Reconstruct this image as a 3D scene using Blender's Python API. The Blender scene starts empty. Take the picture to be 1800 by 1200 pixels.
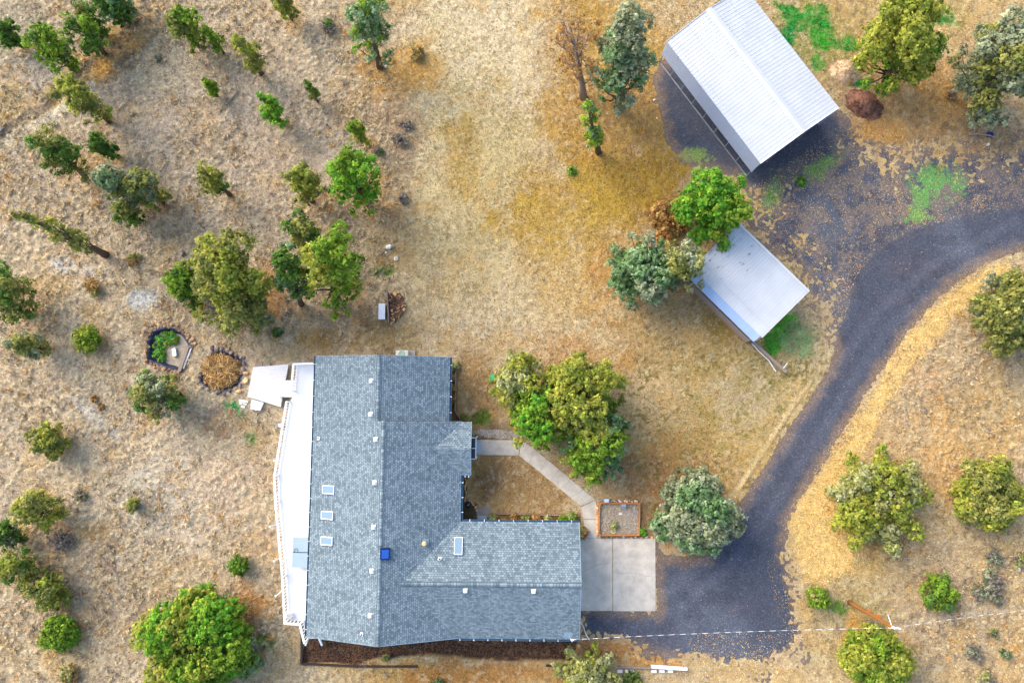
import bpy, bmesh, math, random
import numpy as np
from mathutils import Vector, Matrix
random.seed(7); RNG = np.random.default_rng(7)
sc = bpy.context.scene
COL = sc.collection
rad = math.radians

# ------------------------------------------------------------------ camera
FPX = 1200.0; TILT = rad(5.2); HC = 60.0
cam_d = bpy.data.cameras.new('camera'); cam = bpy.data.objects.new('camera', cam_d); COL.objects.link(cam)
cam.location = (0, 0, HC); cam.rotation_euler = (TILT, 0, 0)
cam_d.sensor_width = 36; cam_d.lens = 24; cam_d.clip_end = 6000; cam_d.clip_start = 0.5
sc.camera = cam

# ------------------------------------------------------------------ sky, sun, exposure
SUN_EL = rad(31); SUN_AZ = rad(308)            # azimuth clockwise from north (+y): light comes from the upper left
w = bpy.data.worlds.new('World'); sc.world = w; w.use_nodes = True
nt = w.node_tree; nt.nodes.clear()
sky = nt.nodes.new('ShaderNodeTexSky'); sky.sky_type = 'NISHITA'; sky.sun_disc = False
sky.sun_elevation = SUN_EL; sky.sun_rotation = SUN_AZ; sky.air_density = 1.0; sky.dust_density = 2.5; sky.ozone_density = 1.0
bg = nt.nodes.new('ShaderNodeBackground'); bg.inputs[1].default_value = 0.15
wo = nt.nodes.new('ShaderNodeOutputWorld')
nt.links.new(sky.outputs[0], bg.inputs[0]); nt.links.new(bg.outputs[0], wo.inputs[0])
sd = bpy.data.lights.new('sun', 'SUN'); sd.energy = 1.5; sd.angle = rad(50); sd.color = (1.0, 0.95, 0.86)
sun = bpy.data.objects.new('sun', sd); COL.objects.link(sun)
sdir = Vector((math.sin(SUN_AZ) * math.cos(SUN_EL), math.cos(SUN_AZ) * math.cos(SUN_EL), math.sin(SUN_EL)))
sun.rotation_euler = sdir.to_track_quat('Z', 'Y').to_euler()
vs = sc.view_settings; vs.view_transform = 'Standard'; vs.look = 'None'; vs.gamma = 1; vs.exposure = 1.57

# ------------------------------------------------------------------ pixel <-> world helpers (1800 x 1200 frame)
def G(px, py, z=0.0):
    a = (px - 900) / FPX; b = -(py - 600) / FPX
    dy = b * math.cos(TILT) + math.sin(TILT); dz = b * math.sin(TILT) - math.cos(TILT)
    k = (z - HC) / dz
    return Vector((a * k, dy * k, z))
def P(x, y, z=0.0):                                   # numpy friendly
    vz = z - HC
    b_ = y * math.cos(TILT) + vz * math.sin(TILT)     # up
    c_ = -(-y * math.sin(TILT) + vz * math.cos(TILT)) # forward
    return 900 + FPX * x / c_, 600 - FPX * b_ / c_
def height(B, T):
    g = G(*B); best = (1e9, 0)
    for i in range(5, 160):
        z = i * 0.1; d = (G(T[0], T[1], z) - Vector((g.x, g.y, z))).length
        if d < best[0]: best = (d, z)
    return best[1]
def S(r, g, b, k=1.0):
    def f(v):
        v /= 255.0
        return (v / 12.92 if v <= 0.04045 else ((v + 0.055) / 1.055) ** 2.4) * k
    return (f(r), f(g), f(b))

# ------------------------------------------------------------------ noise
def vnoise(x, y, cell, seed):
    r = np.random.default_rng(seed).random((257, 257))
    X = np.asarray(x) / cell + 1000.37; Y = np.asarray(y) / cell + 1000.71
    xi = np.floor(X).astype(int); yi = np.floor(Y).astype(int); fx = X - xi; fy = Y - yi
    fx = fx * fx * (3 - 2 * fx); fy = fy * fy * (3 - 2 * fy)
    a = r[xi % 257, yi % 257]; b = r[(xi + 1) % 257, yi % 257]; c = r[xi % 257, (yi + 1) % 257]; d = r[(xi + 1) % 257, (yi + 1) % 257]
    return (a * (1 - fx) + b * fx) * (1 - fy) + (c * (1 - fx) + d * fx) * fy
def fbm(x, y, cell, seed, octv=4):
    s = 0; a = 1; t = 0
    for i in range(octv):
        s = s + a * vnoise(x, y, cell, seed + i * 13); t += a; a *= 0.55; cell *= 0.48
    return s / t
def worley(x, y, cell, seed):                          # distance to nearest scattered point and a random value per point
    r = np.random.default_rng(seed); jx = r.random((257, 257)); jy = r.random((257, 257)); jv = r.random((257, 257))
    X = np.asarray(x) / cell + 1000; Y = np.asarray(y) / cell + 1000; xi = np.floor(X).astype(int); yi = np.floor(Y).astype(int); bd = np.full(X.shape, 9.); bv = np.zeros(X.shape)
    for a in (-1, 0, 1):
        for b in (-1, 0, 1):
            u = (xi + a) % 257; v = (yi + b) % 257; d = np.hypot(xi + a + jx[u, v] - X, yi + b + jy[u, v] - Y); m = d < bd; bd = np.where(m, d, bd); bv = np.where(m, jv[u, v], bv)
    return bd * cell, bv
def smooth(e0, e1, v):
    t = np.clip((v - e0) / (e1 - e0), 0, 1); return t * t * (3 - 2 * t)
def polysd(px, py, pts):                              # signed distance, positive inside (pixels)
    d = np.full(np.shape(px), 1e18); ins = np.zeros(np.shape(px), bool); n = len(pts)
    for i in range(n):
        x0, y0 = pts[i]; x1, y1 = pts[(i + 1) % n]
        ex, ey = x1 - x0, y1 - y0; wx = px - x0; wy = py - y0
        t = np.clip((wx * ex + wy * ey) / (ex * ex + ey * ey + 1e-9), 0, 1)
        d = np.minimum(d, (wx - ex * t) ** 2 + (wy - ey * t) ** 2)
        if y0 != y1:
            c = ((y0 > py) != (y1 > py)) & (px < ex * (py - y0) / (y1 - y0) + x0); ins ^= c
    return np.where(ins, 1, -1) * np.sqrt(d)
def linesd(px, py, pts):
    d = np.full(np.shape(px), 1e18)
    for (x0, y0), (x1, y1) in zip(pts[:-1], pts[1:]):
        ex, ey = x1 - x0, y1 - y0; wx = px - x0; wy = py - y0
        t = np.clip((wx * ex + wy * ey) / (ex * ex + ey * ey + 1e-9), 0, 1)
        d = np.minimum(d, (wx - ex * t) ** 2 + (wy - ey * t) ** 2)
    return np.sqrt(d)

# ------------------------------------------------------------------ materials
def newmat(name, rough=0.9, spec=0.2):
    m = bpy.data.materials.new(name); m.use_nodes = True
    b = m.node_tree.nodes['Principled BSDF']; b.inputs['Roughness'].default_value = rough
    b.inputs['Specular IOR Level'].default_value = spec
    return m, m.node_tree, b
def mat(name, c, rough=0.8, var=0.15, scale=6.0, bump=0.0, metal=0.0, spec=0.3, c2=None, stretch=None):
    m, t, b = newmat(name, rough, spec); b.inputs['Metallic'].default_value = metal
    tc = t.nodes.new('ShaderNodeTexCoord'); src = tc.outputs['Object']
    if stretch:
        mp = t.nodes.new('ShaderNodeMapping'); mp.inputs['Scale'].default_value = stretch; t.links.new(src, mp.inputs[0]); src = mp.outputs[0]
    n = t.nodes.new('ShaderNodeTexNoise'); n.inputs['Scale'].default_value = scale; n.inputs['Detail'].default_value = 6; n.inputs['Roughness'].default_value = 0.65
    t.links.new(src, n.inputs['Vector'])
    r = t.nodes.new('ShaderNodeValToRGB'); r.color_ramp.elements[0].position = 0.3; r.color_ramp.elements[1].position = 0.7
    lo = tuple(v * (1 - var) for v in c); hi = tuple(min(1, v * (1 + var)) for v in c)
    if c2: lo, hi = c, c2
    r.color_ramp.elements[0].color = (*lo, 1); r.color_ramp.elements[1].color = (*hi, 1)
    t.links.new(n.outputs['Fac'], r.inputs[0]); t.links.new(r.outputs[0], b.inputs['Base Color'])
    if bump:
        bp = t.nodes.new('ShaderNodeBump'); bp.inputs['Strength'].default_value = bump; bp.inputs['Distance'].default_value = 0.03
        t.links.new(n.outputs['Fac'], bp.inputs['Height']); t.links.new(bp.outputs[0], b.inputs['Normal'])
    return m
def attr_mat(name, rough=0.9, noise=None, bump=0.0, trans=0.0, spec=0.1, dist=0.05):
    m, t, b = newmat(name, rough, spec)
    a = t.nodes.new('ShaderNodeAttribute'); a.attribute_name = 'Col'; out = a.outputs['Color']
    if noise:
        tc = t.nodes.new('ShaderNodeTexCoord'); hs = None
        for (sc_, lo, hi) in noise:
            n = t.nodes.new('ShaderNodeTexNoise'); n.inputs['Scale'].default_value = sc_; n.inputs['Detail'].default_value = 5; n.inputs['Roughness'].default_value = 0.7
            t.links.new(tc.outputs['Object'], n.inputs['Vector'])
            mr = t.nodes.new('ShaderNodeMapRange'); mr.inputs['From Min'].default_value = 0.3; mr.inputs['From Max'].default_value = 0.7
            mr.inputs['To Min'].default_value = lo; mr.inputs['To Max'].default_value = hi
            t.links.new(n.outputs['Fac'], mr.inputs[0])
            mu = t.nodes.new('ShaderNodeVectorMath'); mu.operation = 'SCALE'
            t.links.new(out, mu.inputs[0]); t.links.new(mr.outputs[0], mu.inputs['Scale']); out = mu.outputs[0]; hs = n
        if bump:
            bp = t.nodes.new('ShaderNodeBump'); bp.inputs['Strength'].default_value = bump; bp.inputs['Distance'].default_value = dist
            t.links.new(hs.outputs['Fac'], bp.inputs['Height']); t.links.new(bp.outputs[0], b.inputs['Normal'])
    t.links.new(out, b.inputs['Base Color'])
    if trans:
        tr = t.nodes.new('ShaderNodeBsdfTranslucent'); t.links.new(out, tr.inputs[0])
        mx = t.nodes.new('ShaderNodeMixShader'); mx.inputs[0].default_value = trans
        o = t.nodes['Material Output']; t.links.new(b.outputs[0], mx.inputs[1]); t.links.new(tr.outputs[0], mx.inputs[2]); t.links.new(mx.outputs[0], o.inputs[0])
    return m
M = {}
M['ground'] = attr_mat('ground_soil', 0.97, noise=[(1.1, 0.93, 1.07), (3.5, 0.88, 1.12), (13.0, 0.5, 1.5)], bump=0.8, dist=0.10)
M['leaf'] = attr_mat('foliage', 0.7, trans=0.42)
M['blade'] = attr_mat('dry_blades', 0.9, trans=0.15)
M['bark'] = mat('bark', S(92, 74, 62), 0.95, 0.4, 9, 0.6)
M['deadwood'] = mat('dead_wood', S(150, 128, 112), 0.95, 0.3, 9, 0.4)
M['white'] = mat('white_paint', (0.80, 0.80, 0.80), 0.5, 0.03, 3)
M['deckwhite'] = mat('deck_white', (0.80, 0.80, 0.81), 0.6, 0.02, 2)
M['oldwhite'] = mat('weathered_white_boards', S(212, 208, 206), 0.8, 0.18, 7, stretch=(0.35, 3, 1))
M['trim'] = mat('trim_grey', S(120, 140, 155), 0.5, 0.08, 3)
M['gutter'] = mat('gutter_slate', S(62, 96, 122), 0.5, 0.1, 3)
M['siding'] = mat('siding', S(205, 200, 190), 0.8, 0.05, 4, stretch=(0.2, 0.2, 12))
M['metalroof'] = mat('white_metal_roof', (0.45, 0.46, 0.48), 0.5, 0.08, 0.5, spec=0.5)
M['metalroof2'] = mat('pale_metal_roof', (0.63, 0.68, 0.78), 0.45, 0.05, 1.2, spec=0.5)
M['metalside'] = mat('grey_metal_side', S(142, 152, 172), 0.5, 0.05, 2, spec=0.4)
M['metalside2'] = mat('blue_grey_side', S(150, 170, 200), 0.5, 0.05, 2, spec=0.4)
M['steel'] = mat('galvanised_steel', S(165, 170, 178), 0.4, 0.1, 5, metal=0.6)
M['dark'] = mat('dark_plastic', (0.02, 0.02, 0.025), 0.5, 0.2, 6)
M['wood'] = mat('grey_wood', S(140, 122, 110), 0.9, 0.25, 8, 0.3, stretch=(4, 4, 0.6))
M['orangewood'] = mat('orange_timber', S(172, 118, 74), 0.8, 0.2, 9, 0.2)
M['polewood'] = mat('pole_wood', S(122, 80, 36), 0.8, 0.3, 5, 0.3, stretch=(6, 6, 0.5))
M['shadowtimber'] = mat('step_shadow_timber', S(58, 46, 42), 0.9, 0.3, 8, 0.3)  # edging timber, shadow of the mulch bed step put into its dark colour
M['blue'] = mat('blue_box', S(40, 88, 170), 0.5, 0.06, 4)
M['bluedk'] = mat('blue_box_rim', S(10, 36, 96), 0.5, 0.1, 4)
M['greenlid'] = mat('green_lid', S(66, 176, 122), 0.6, 0.1, 6)
M['liner'] = mat('pond_liner', S(44, 52, 74), 0.45, 0.6, 5, 0.9)
M['silt'] = mat('silt', S(160, 146, 126), 0.95, 0.22, 4, 0.6)
M['rust'] = mat('rust', S(170, 95, 50), 0.9, 0.3, 6)
M['copper'] = mat('flue_metal', S(200, 170, 120), 0.4, 0.15, 8)
M['cement_dark'] = mat('slab_grey', S(150, 138, 130), 0.9, 0.12, 3, 0.1)
M['mat_blue'] = mat('door_mat', S(165, 178, 186), 0.95, 0.2, 14)
M['spa'] = mat('spa_cover', S(150, 168, 178), 0.55, 0.05, 2)
M['yellow'] = mat('hose_yellow', S(226, 206, 110), 0.6, 0.1, 5)
M['logend'] = mat('cut_wood', S(198, 156, 110), 0.9, 0.3, 12)
M['logbark'] = mat('log_bark', S(110, 78, 58), 0.95, 0.4, 10, 0.5)
def glass(name, c):
    m, t, b = newmat(name, 0.12, 0.5); b.inputs['Base Color'].default_value = (*c, 1)
    n = t.nodes.new('ShaderNodeTexNoise'); n.inputs['Scale'].default_value = 1.3
    bp = t.nodes.new('ShaderNodeBump'); bp.inputs['Strength'].default_value = 0.03; t.links.new(n.outputs[0], bp.inputs['Height']); t.links.new(bp.outputs[0], b.inputs['Normal'])
    return m
M['skyglass'] = glass('skylight_glass', S(116, 138, 154)); M['winglass'] = glass('window_glass', (0.03, 0.045, 0.06))
M['bulb'] = mat('lamp_glass', (0.7, 0.68, 0.6), 0.3, 0.02, 3)

def concrete():
    m, t, b = newmat('concrete', 0.92, 0.2)
    tc = t.nodes.new('ShaderNodeTexCoord')
    n1 = t.nodes.new('ShaderNodeTexNoise'); n1.inputs['Scale'].default_value = 1.1; n1.inputs['Detail'].default_value = 7; n1.inputs['Roughness'].default_value = 0.62
    n2 = t.nodes.new('ShaderNodeTexNoise'); n2.inputs['Scale'].default_value = 16; n2.inputs['Detail'].default_value = 4
    t.links.new(tc.outputs['Object'], n1.inputs[0]); t.links.new(tc.outputs['Object'], n2.inputs[0])
    r = t.nodes.new('ShaderNodeValToRGB'); e = r.color_ramp.elements
    e[0].position = 0.25; e[0].color = (*S(158, 149, 137), 1); e[1].position = 0.72; e[1].color = (*S(200, 190, 176), 1)
    t.links.new(n1.outputs[0], r.inputs[0])
    mr = t.nodes.new('ShaderNodeMapRange'); mr.inputs[1].default_value = 0.3; mr.inputs[2].default_value = 0.7; mr.inputs[3].default_value = 0.9; mr.inputs[4].default_value = 1.08
    t.links.new(n2.outputs[0], mr.inputs[0])
    mu = t.nodes.new('ShaderNodeVectorMath'); mu.operation = 'SCALE'; t.links.new(r.outputs[0], mu.inputs[0]); t.links.new(mr.outputs[0], mu.inputs['Scale'])
    t.links.new(mu.outputs[0], b.inputs['Base Color'])
    return m
M['concrete'] = concrete()

def gravelmat():
    m, t, b = newmat('dark_gravel', 0.95, 0.15)
    tc = t.nodes.new('ShaderNodeTexCoord')
    a = t.nodes.new('ShaderNodeAttribute'); a.attribute_name = 'Col'
    v = t.nodes.new('ShaderNodeTexVoronoi'); v.inputs['Scale'].default_value = 13
    t.links.new(tc.outputs['Object'], v.inputs['Vector'])
    bw = t.nodes.new('ShaderNodeSeparateColor'); t.links.new(v.outputs['Color'], bw.inputs[0])
    r = t.nodes.new('ShaderNodeValToRGB'); e = r.color_ramp.elements
    e[0].position = 0.0; e[0].color = (0.75, 0.75, 0.75, 1); e[1].position = 0.9; e[1].color = (1.25, 1.25, 1.25, 1)
    x = r.color_ramp.elements.new(0.985); x.color = (1.9, 1.85, 1.7, 1)
    t.links.new(bw.outputs[0], r.inputs[0])
    mu = t.nodes.new('ShaderNodeVectorMath'); mu.operation = 'MULTIPLY'
    t.links.new(a.outputs['Color'], mu.inputs[0]); t.links.new(r.outputs[0], mu.inputs[1])
    t.links.new(mu.outputs[0], b.inputs['Base Color'])
    bp = t.nodes.new('ShaderNodeBump'); bp.inputs['Strength'].default_value = 0.6; bp.inputs['Distance'].default_value = 0.03
    t.links.new(v.outputs['Distance'], bp.inputs['Height']); t.links.new(bp.outputs[0], b.inputs['Normal'])
    return m
M['gravel'] = gravelmat()

def shingle():
    m, t, b = newmat('asphalt_shingles', 0.95, 0.15)
    uv = t.nodes.new('ShaderNodeUVMap'); uv.uv_map = 'UVMap'
    br = t.nodes.new('ShaderNodeTexBrick'); t.links.new(uv.outputs[0], br.inputs['Vector'])
    br.inputs['Scale'].default_value = 1.0; br.inputs['Brick Width'].default_value = 0.22; br.inputs['Row Height'].default_value = 0.17
    br.inputs['Mortar Size'].default_value = 0.016; br.inputs['Mortar Smooth'].default_value = 0.4; br.inputs['Bias'].default_value = 0.0
    br.offset = 0.37; br.squash = 1.0; br.offset_frequency = 2
    br.inputs['Color1'].default_value = (*S(92, 105, 112), 1); br.inputs['Color2'].default_value = (*S(132, 145, 151), 1); br.inputs['Mortar'].default_value = (*S(72, 86, 96), 1)
    n = t.nodes.new('ShaderNodeTexNoise'); n.inputs['Scale'].default_value = 0.45; n.inputs['Detail'].default_value = 6
    mpp = t.nodes.new('ShaderNodeMapping'); mpp.inputs['Scale'].default_value = (2.2, .5, 1); t.links.new(uv.outputs[0], mpp.inputs[0]); t.links.new(mpp.outputs[0], n.inputs['Vector'])
    n2 = t.nodes.new('ShaderNodeTexNoise'); n2.inputs['Scale'].default_value = 22; n2.inputs['Detail'].default_value = 3
    t.links.new(uv.outputs[0], n2.inputs['Vector'])
    out = br.outputs['Color']
    for nn, lo, hi in ((n, 0.90, 1.10), (n2, 0.90, 1.10)):
        mr = t.nodes.new('ShaderNodeMapRange'); mr.inputs[1].default_value = 0.3; mr.inputs[2].default_value = 0.7; mr.inputs[3].default_value = lo; mr.inputs[4].default_value = hi
        t.links.new(nn.outputs['Fac'], mr.inputs[0])
        mu = t.nodes.new('ShaderNodeVectorMath'); mu.operation = 'SCALE'; t.links.new(out, mu.inputs[0]); t.links.new(mr.outputs[0], mu.inputs['Scale']); out = mu.outputs[0]
    t.links.new(out, b.inputs['Base Color'])
    bp = t.nodes.new('ShaderNodeBump'); bp.inputs['Strength'].default_value = 0.5; bp.inputs['Distance'].default_value = 0.02; bp.invert = True
    t.links.new(br.outputs['Fac'], bp.inputs['Height']); t.links.new(bp.outputs[0], b.inputs['Normal'])
    return m
M['shingle'] = shingle()

# ------------------------------------------------------------------ object helpers
def link(o, parent=None):
    COL.objects.link(o)
    if parent is not None: o.parent = parent
    return o
def tag(o, label=None, cat=None, group=None, kind=None):
    if label: o['label'] = label
    if cat: o['category'] = cat
    if group: o['group'] = group
    if kind: o['kind'] = kind
    return o
def root(name, loc, rz=0, label=None, cat=None, group=None):
    o = bpy.data.objects.new(name, None); o.empty_display_size = 0.3; link(o)
    o.location = loc; o.rotation_euler = (0, 0, rz)
    return tag(o, label, cat, group)
class MB:
    def __init__(s): s.v = []; s.f = []; s.uv = []; s.mi = []; s.cm = 0
    def face(s, idx, uv=None): s.f.append(idx); s.uv.append(uv); s.mi.append(s.cm)
    def quad(s, a, b, c, d, uv=None):
        n = len(s.v); s.v += [tuple(a), tuple(b), tuple(c), tuple(d)]; s.face((n, n + 1, n + 2, n + 3), uv)
    def box(s, c, d, rz=0.0, tilt=None):
        hx, hy, hz = d[0] / 2, d[1] / 2, d[2] / 2; n = len(s.v)
        R = Matrix.Rotation(rz, 3, 'Z')
        if tilt is not None: R = R @ tilt
        for sx, sy, sz in ((-1, -1, -1), (1, -1, -1), (1, 1, -1), (-1, 1, -1), (-1, -1, 1), (1, -1, 1), (1, 1, 1), (-1, 1, 1)):
            p = R @ Vector((sx * hx, sy * hy, sz * hz)); s.v.append((c[0] + p.x, c[1] + p.y, c[2] + p.z))
        for q in ((0, 3, 2, 1), (4, 5, 6, 7), (0, 1, 5, 4), (1, 2, 6, 5), (2, 3, 7, 6), (3, 0, 4, 7)): s.face(tuple(n + i for i in q))
        return s
    def bar(s, a, b, wd, ht):                         # box beam between two points
        a = Vector(a); b = Vector(b); d = b - a; L = d.length
        q = d.to_track_quat('X', 'Z').to_matrix(); n = len(s.v); c = (a + b) / 2
        for sx, sy, sz in ((-1, -1, -1), (1, -1, -1), (1, 1, -1), (-1, 1, -1), (-1, -1, 1), (1, -1, 1), (1, 1, 1), (-1, 1, 1)):
            p = q @ Vector((sx * L / 2, sy * wd / 2, sz * ht / 2)); s.v.append(tuple(c + p))
        for f in ((0, 3, 2, 1), (4, 5, 6, 7), (0, 1, 5, 4), (1, 2, 6, 5), (2, 3, 7, 6), (3, 0, 4, 7)): s.face(tuple(n + i for i in f))
        return s
    def tube(s, pts, rs, n=7, cap=True):
        pts = [Vector(p) for p in pts]; base = len(s.v)
        for i, p in enumerate(pts):
            d = (pts[min(i + 1, len(pts) - 1)] - pts[max(i - 1, 0)]).normalized()
            u = d.orthogonal().normalized() if i == 0 else (u - d * u.dot(d)).normalized()
            v = d.cross(u); r = rs[i] if hasattr(rs, '__len__') else rs
            for k in range(n):
                a = 2 * math.pi * k / n; s.v.append(tuple(p + (u * math.cos(a) + v * math.sin(a)) * r))
        for i in range(len(pts) - 1):
            for k in range(n):
                a = base + i * n + k; b = base + i * n + (k + 1) % n; s.face((a, b, b + n, a + n))
        if cap:
            s.face(tuple(base + k for k in range(n))[::-1]); e = base + (len(pts) - 1) * n; s.face(tuple(e + k for k in range(n)))
        return s
    def prism(s, pts, z0, z1):
        n0 = len(s.v); n = len(pts)
        s.v += [(p[0], p[1], z0) for p in pts] + [(p[0], p[1], z1) for p in pts]
        ar = sum(pts[i][0] * pts[(i + 1) % n][1] - pts[(i + 1) % n][0] * pts[i][1] for i in range(n))
        top = [n0 + n + i for i in range(n)]; bot = [n0 + i for i in range(n)]
        if ar < 0: top.reverse()
        else: bot.reverse()
        s.face(tuple(top)); s.face(tuple(bot))
        for i in range(n):
            j = (i + 1) % n; q = (n0 + i, n0 + j, n0 + n + j, n0 + n + i); s.face(q if ar > 0 else q[::-1])
        return s
    def slab(s, e0, e1, r1, r0, th=0.14):             # roof slab: eave e0-e1, ridge r0-r1, with shingle uv
        e0, e1, r1, r0 = map(Vector, (e0, e1, r1, r0)); U = (e1 - e0).length; V = (r0 - e0).length
        dz = Vector((0, 0, -th)); o0 = (r0 - e0).dot((e1 - e0).normalized()); o1 = (r1 - e0).dot((e1 - e0).normalized())
        ax = e0.x * 0.37 + e0.y * 0.21
        s.quad(e0, e1, r1, r0, [(ax, 0), (ax + U, 0), (ax + o1, V), (ax + o0, V)])
        s.quad(r0 + dz, r1 + dz, e1 + dz, e0 + dz)
        for a, b in ((e0, e1), (e1, r1), (r1, r0), (r0, e0)): s.quad(a + dz, b + dz, b, a)
        return s
    def build(s, name, m, parent=None, smooth_=False):
        me = bpy.data.meshes.new(name); me.from_pydata(s.v, [], s.f)
        for k in (m if isinstance(m, (list, tuple)) else [m]): me.materials.append(k)
        if any(s.mi): me.polygons.foreach_set('material_index', s.mi)
        if any(u is not None for u in s.uv):
            l = me.uv_layers.new(name='UVMap'); k = 0
            for f, u in zip(s.f, s.uv):
                for j in range(len(f)):
                    l.data[k].uv = u[j] if u else (0, 0); k += 1
        if smooth_: me.polygons.foreach_set('use_smooth', [True] * len(s.f))
        me.update(); return link(bpy.data.objects.new(name, me), parent)
def npmesh(name, V, F, C, m, parent=None, smooth_=False):     # F: (n,k) ints, C per vertex rgb
    me = bpy.data.meshes.new(name); k = F.shape[1]
    me.vertices.add(len(V)); me.vertices.foreach_set('co', np.ascontiguousarray(V, dtype=np.float32).ravel())
    me.loops.add(F.size); me.loops.foreach_set('vertex_index', F.astype(np.int32).ravel())
    me.polygons.add(len(F)); me.polygons.foreach_set('loop_start', (np.arange(len(F)) * k).astype(np.int32))
    if smooth_: me.polygons.foreach_set('use_smooth', np.ones(len(F), bool))
    me.update(calc_edges=True)
    if C is not None:
        a = me.color_attributes.new('Col', 'FLOAT_COLOR', 'POINT')
        a.data.foreach_set('color', np.concatenate([C, np.ones((len(C), 1))], 1).astype(np.float32).ravel())
    me.materials.append(m)
    return link(bpy.data.objects.new(name, me), parent)

# ================================================================== TREE TABLE (used by ground colouring too)
PAL = {
 'G': [(.18, .30, .03), (.27, .37, .04), (.10, .19, .02)],
 'D': [(.12, .23, .04), (.07, .15, .03), (.19, .28, .05)],
 'B': [(.16, .36, .03), (.10, .27, .03), (.27, .42, .04)],
 'Y': [(.33, .35, .05), (.24, .29, .05), (.43, .42, .08)],
 'O': [(.28, .28, .07), (.19, .22, .06), (.37, .35, .10)],
 'S': [(.28, .31, .17), (.40, .43, .27), (.17, .20, .10)],
 'T': [(.18, .29, .12), (.28, .38, .20), (.10, .19, .06)],
 'R': [(.44, .25, .08), (.32, .17, .06), (.52, .34, .13)],
 'W': [(.28, .24, .20), (.20, .17, .15), (.36, .32, .26)],
 'P': [(.38, .38, .13), (.44, .44, .22), (.28, .30, .07)],
}
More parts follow.
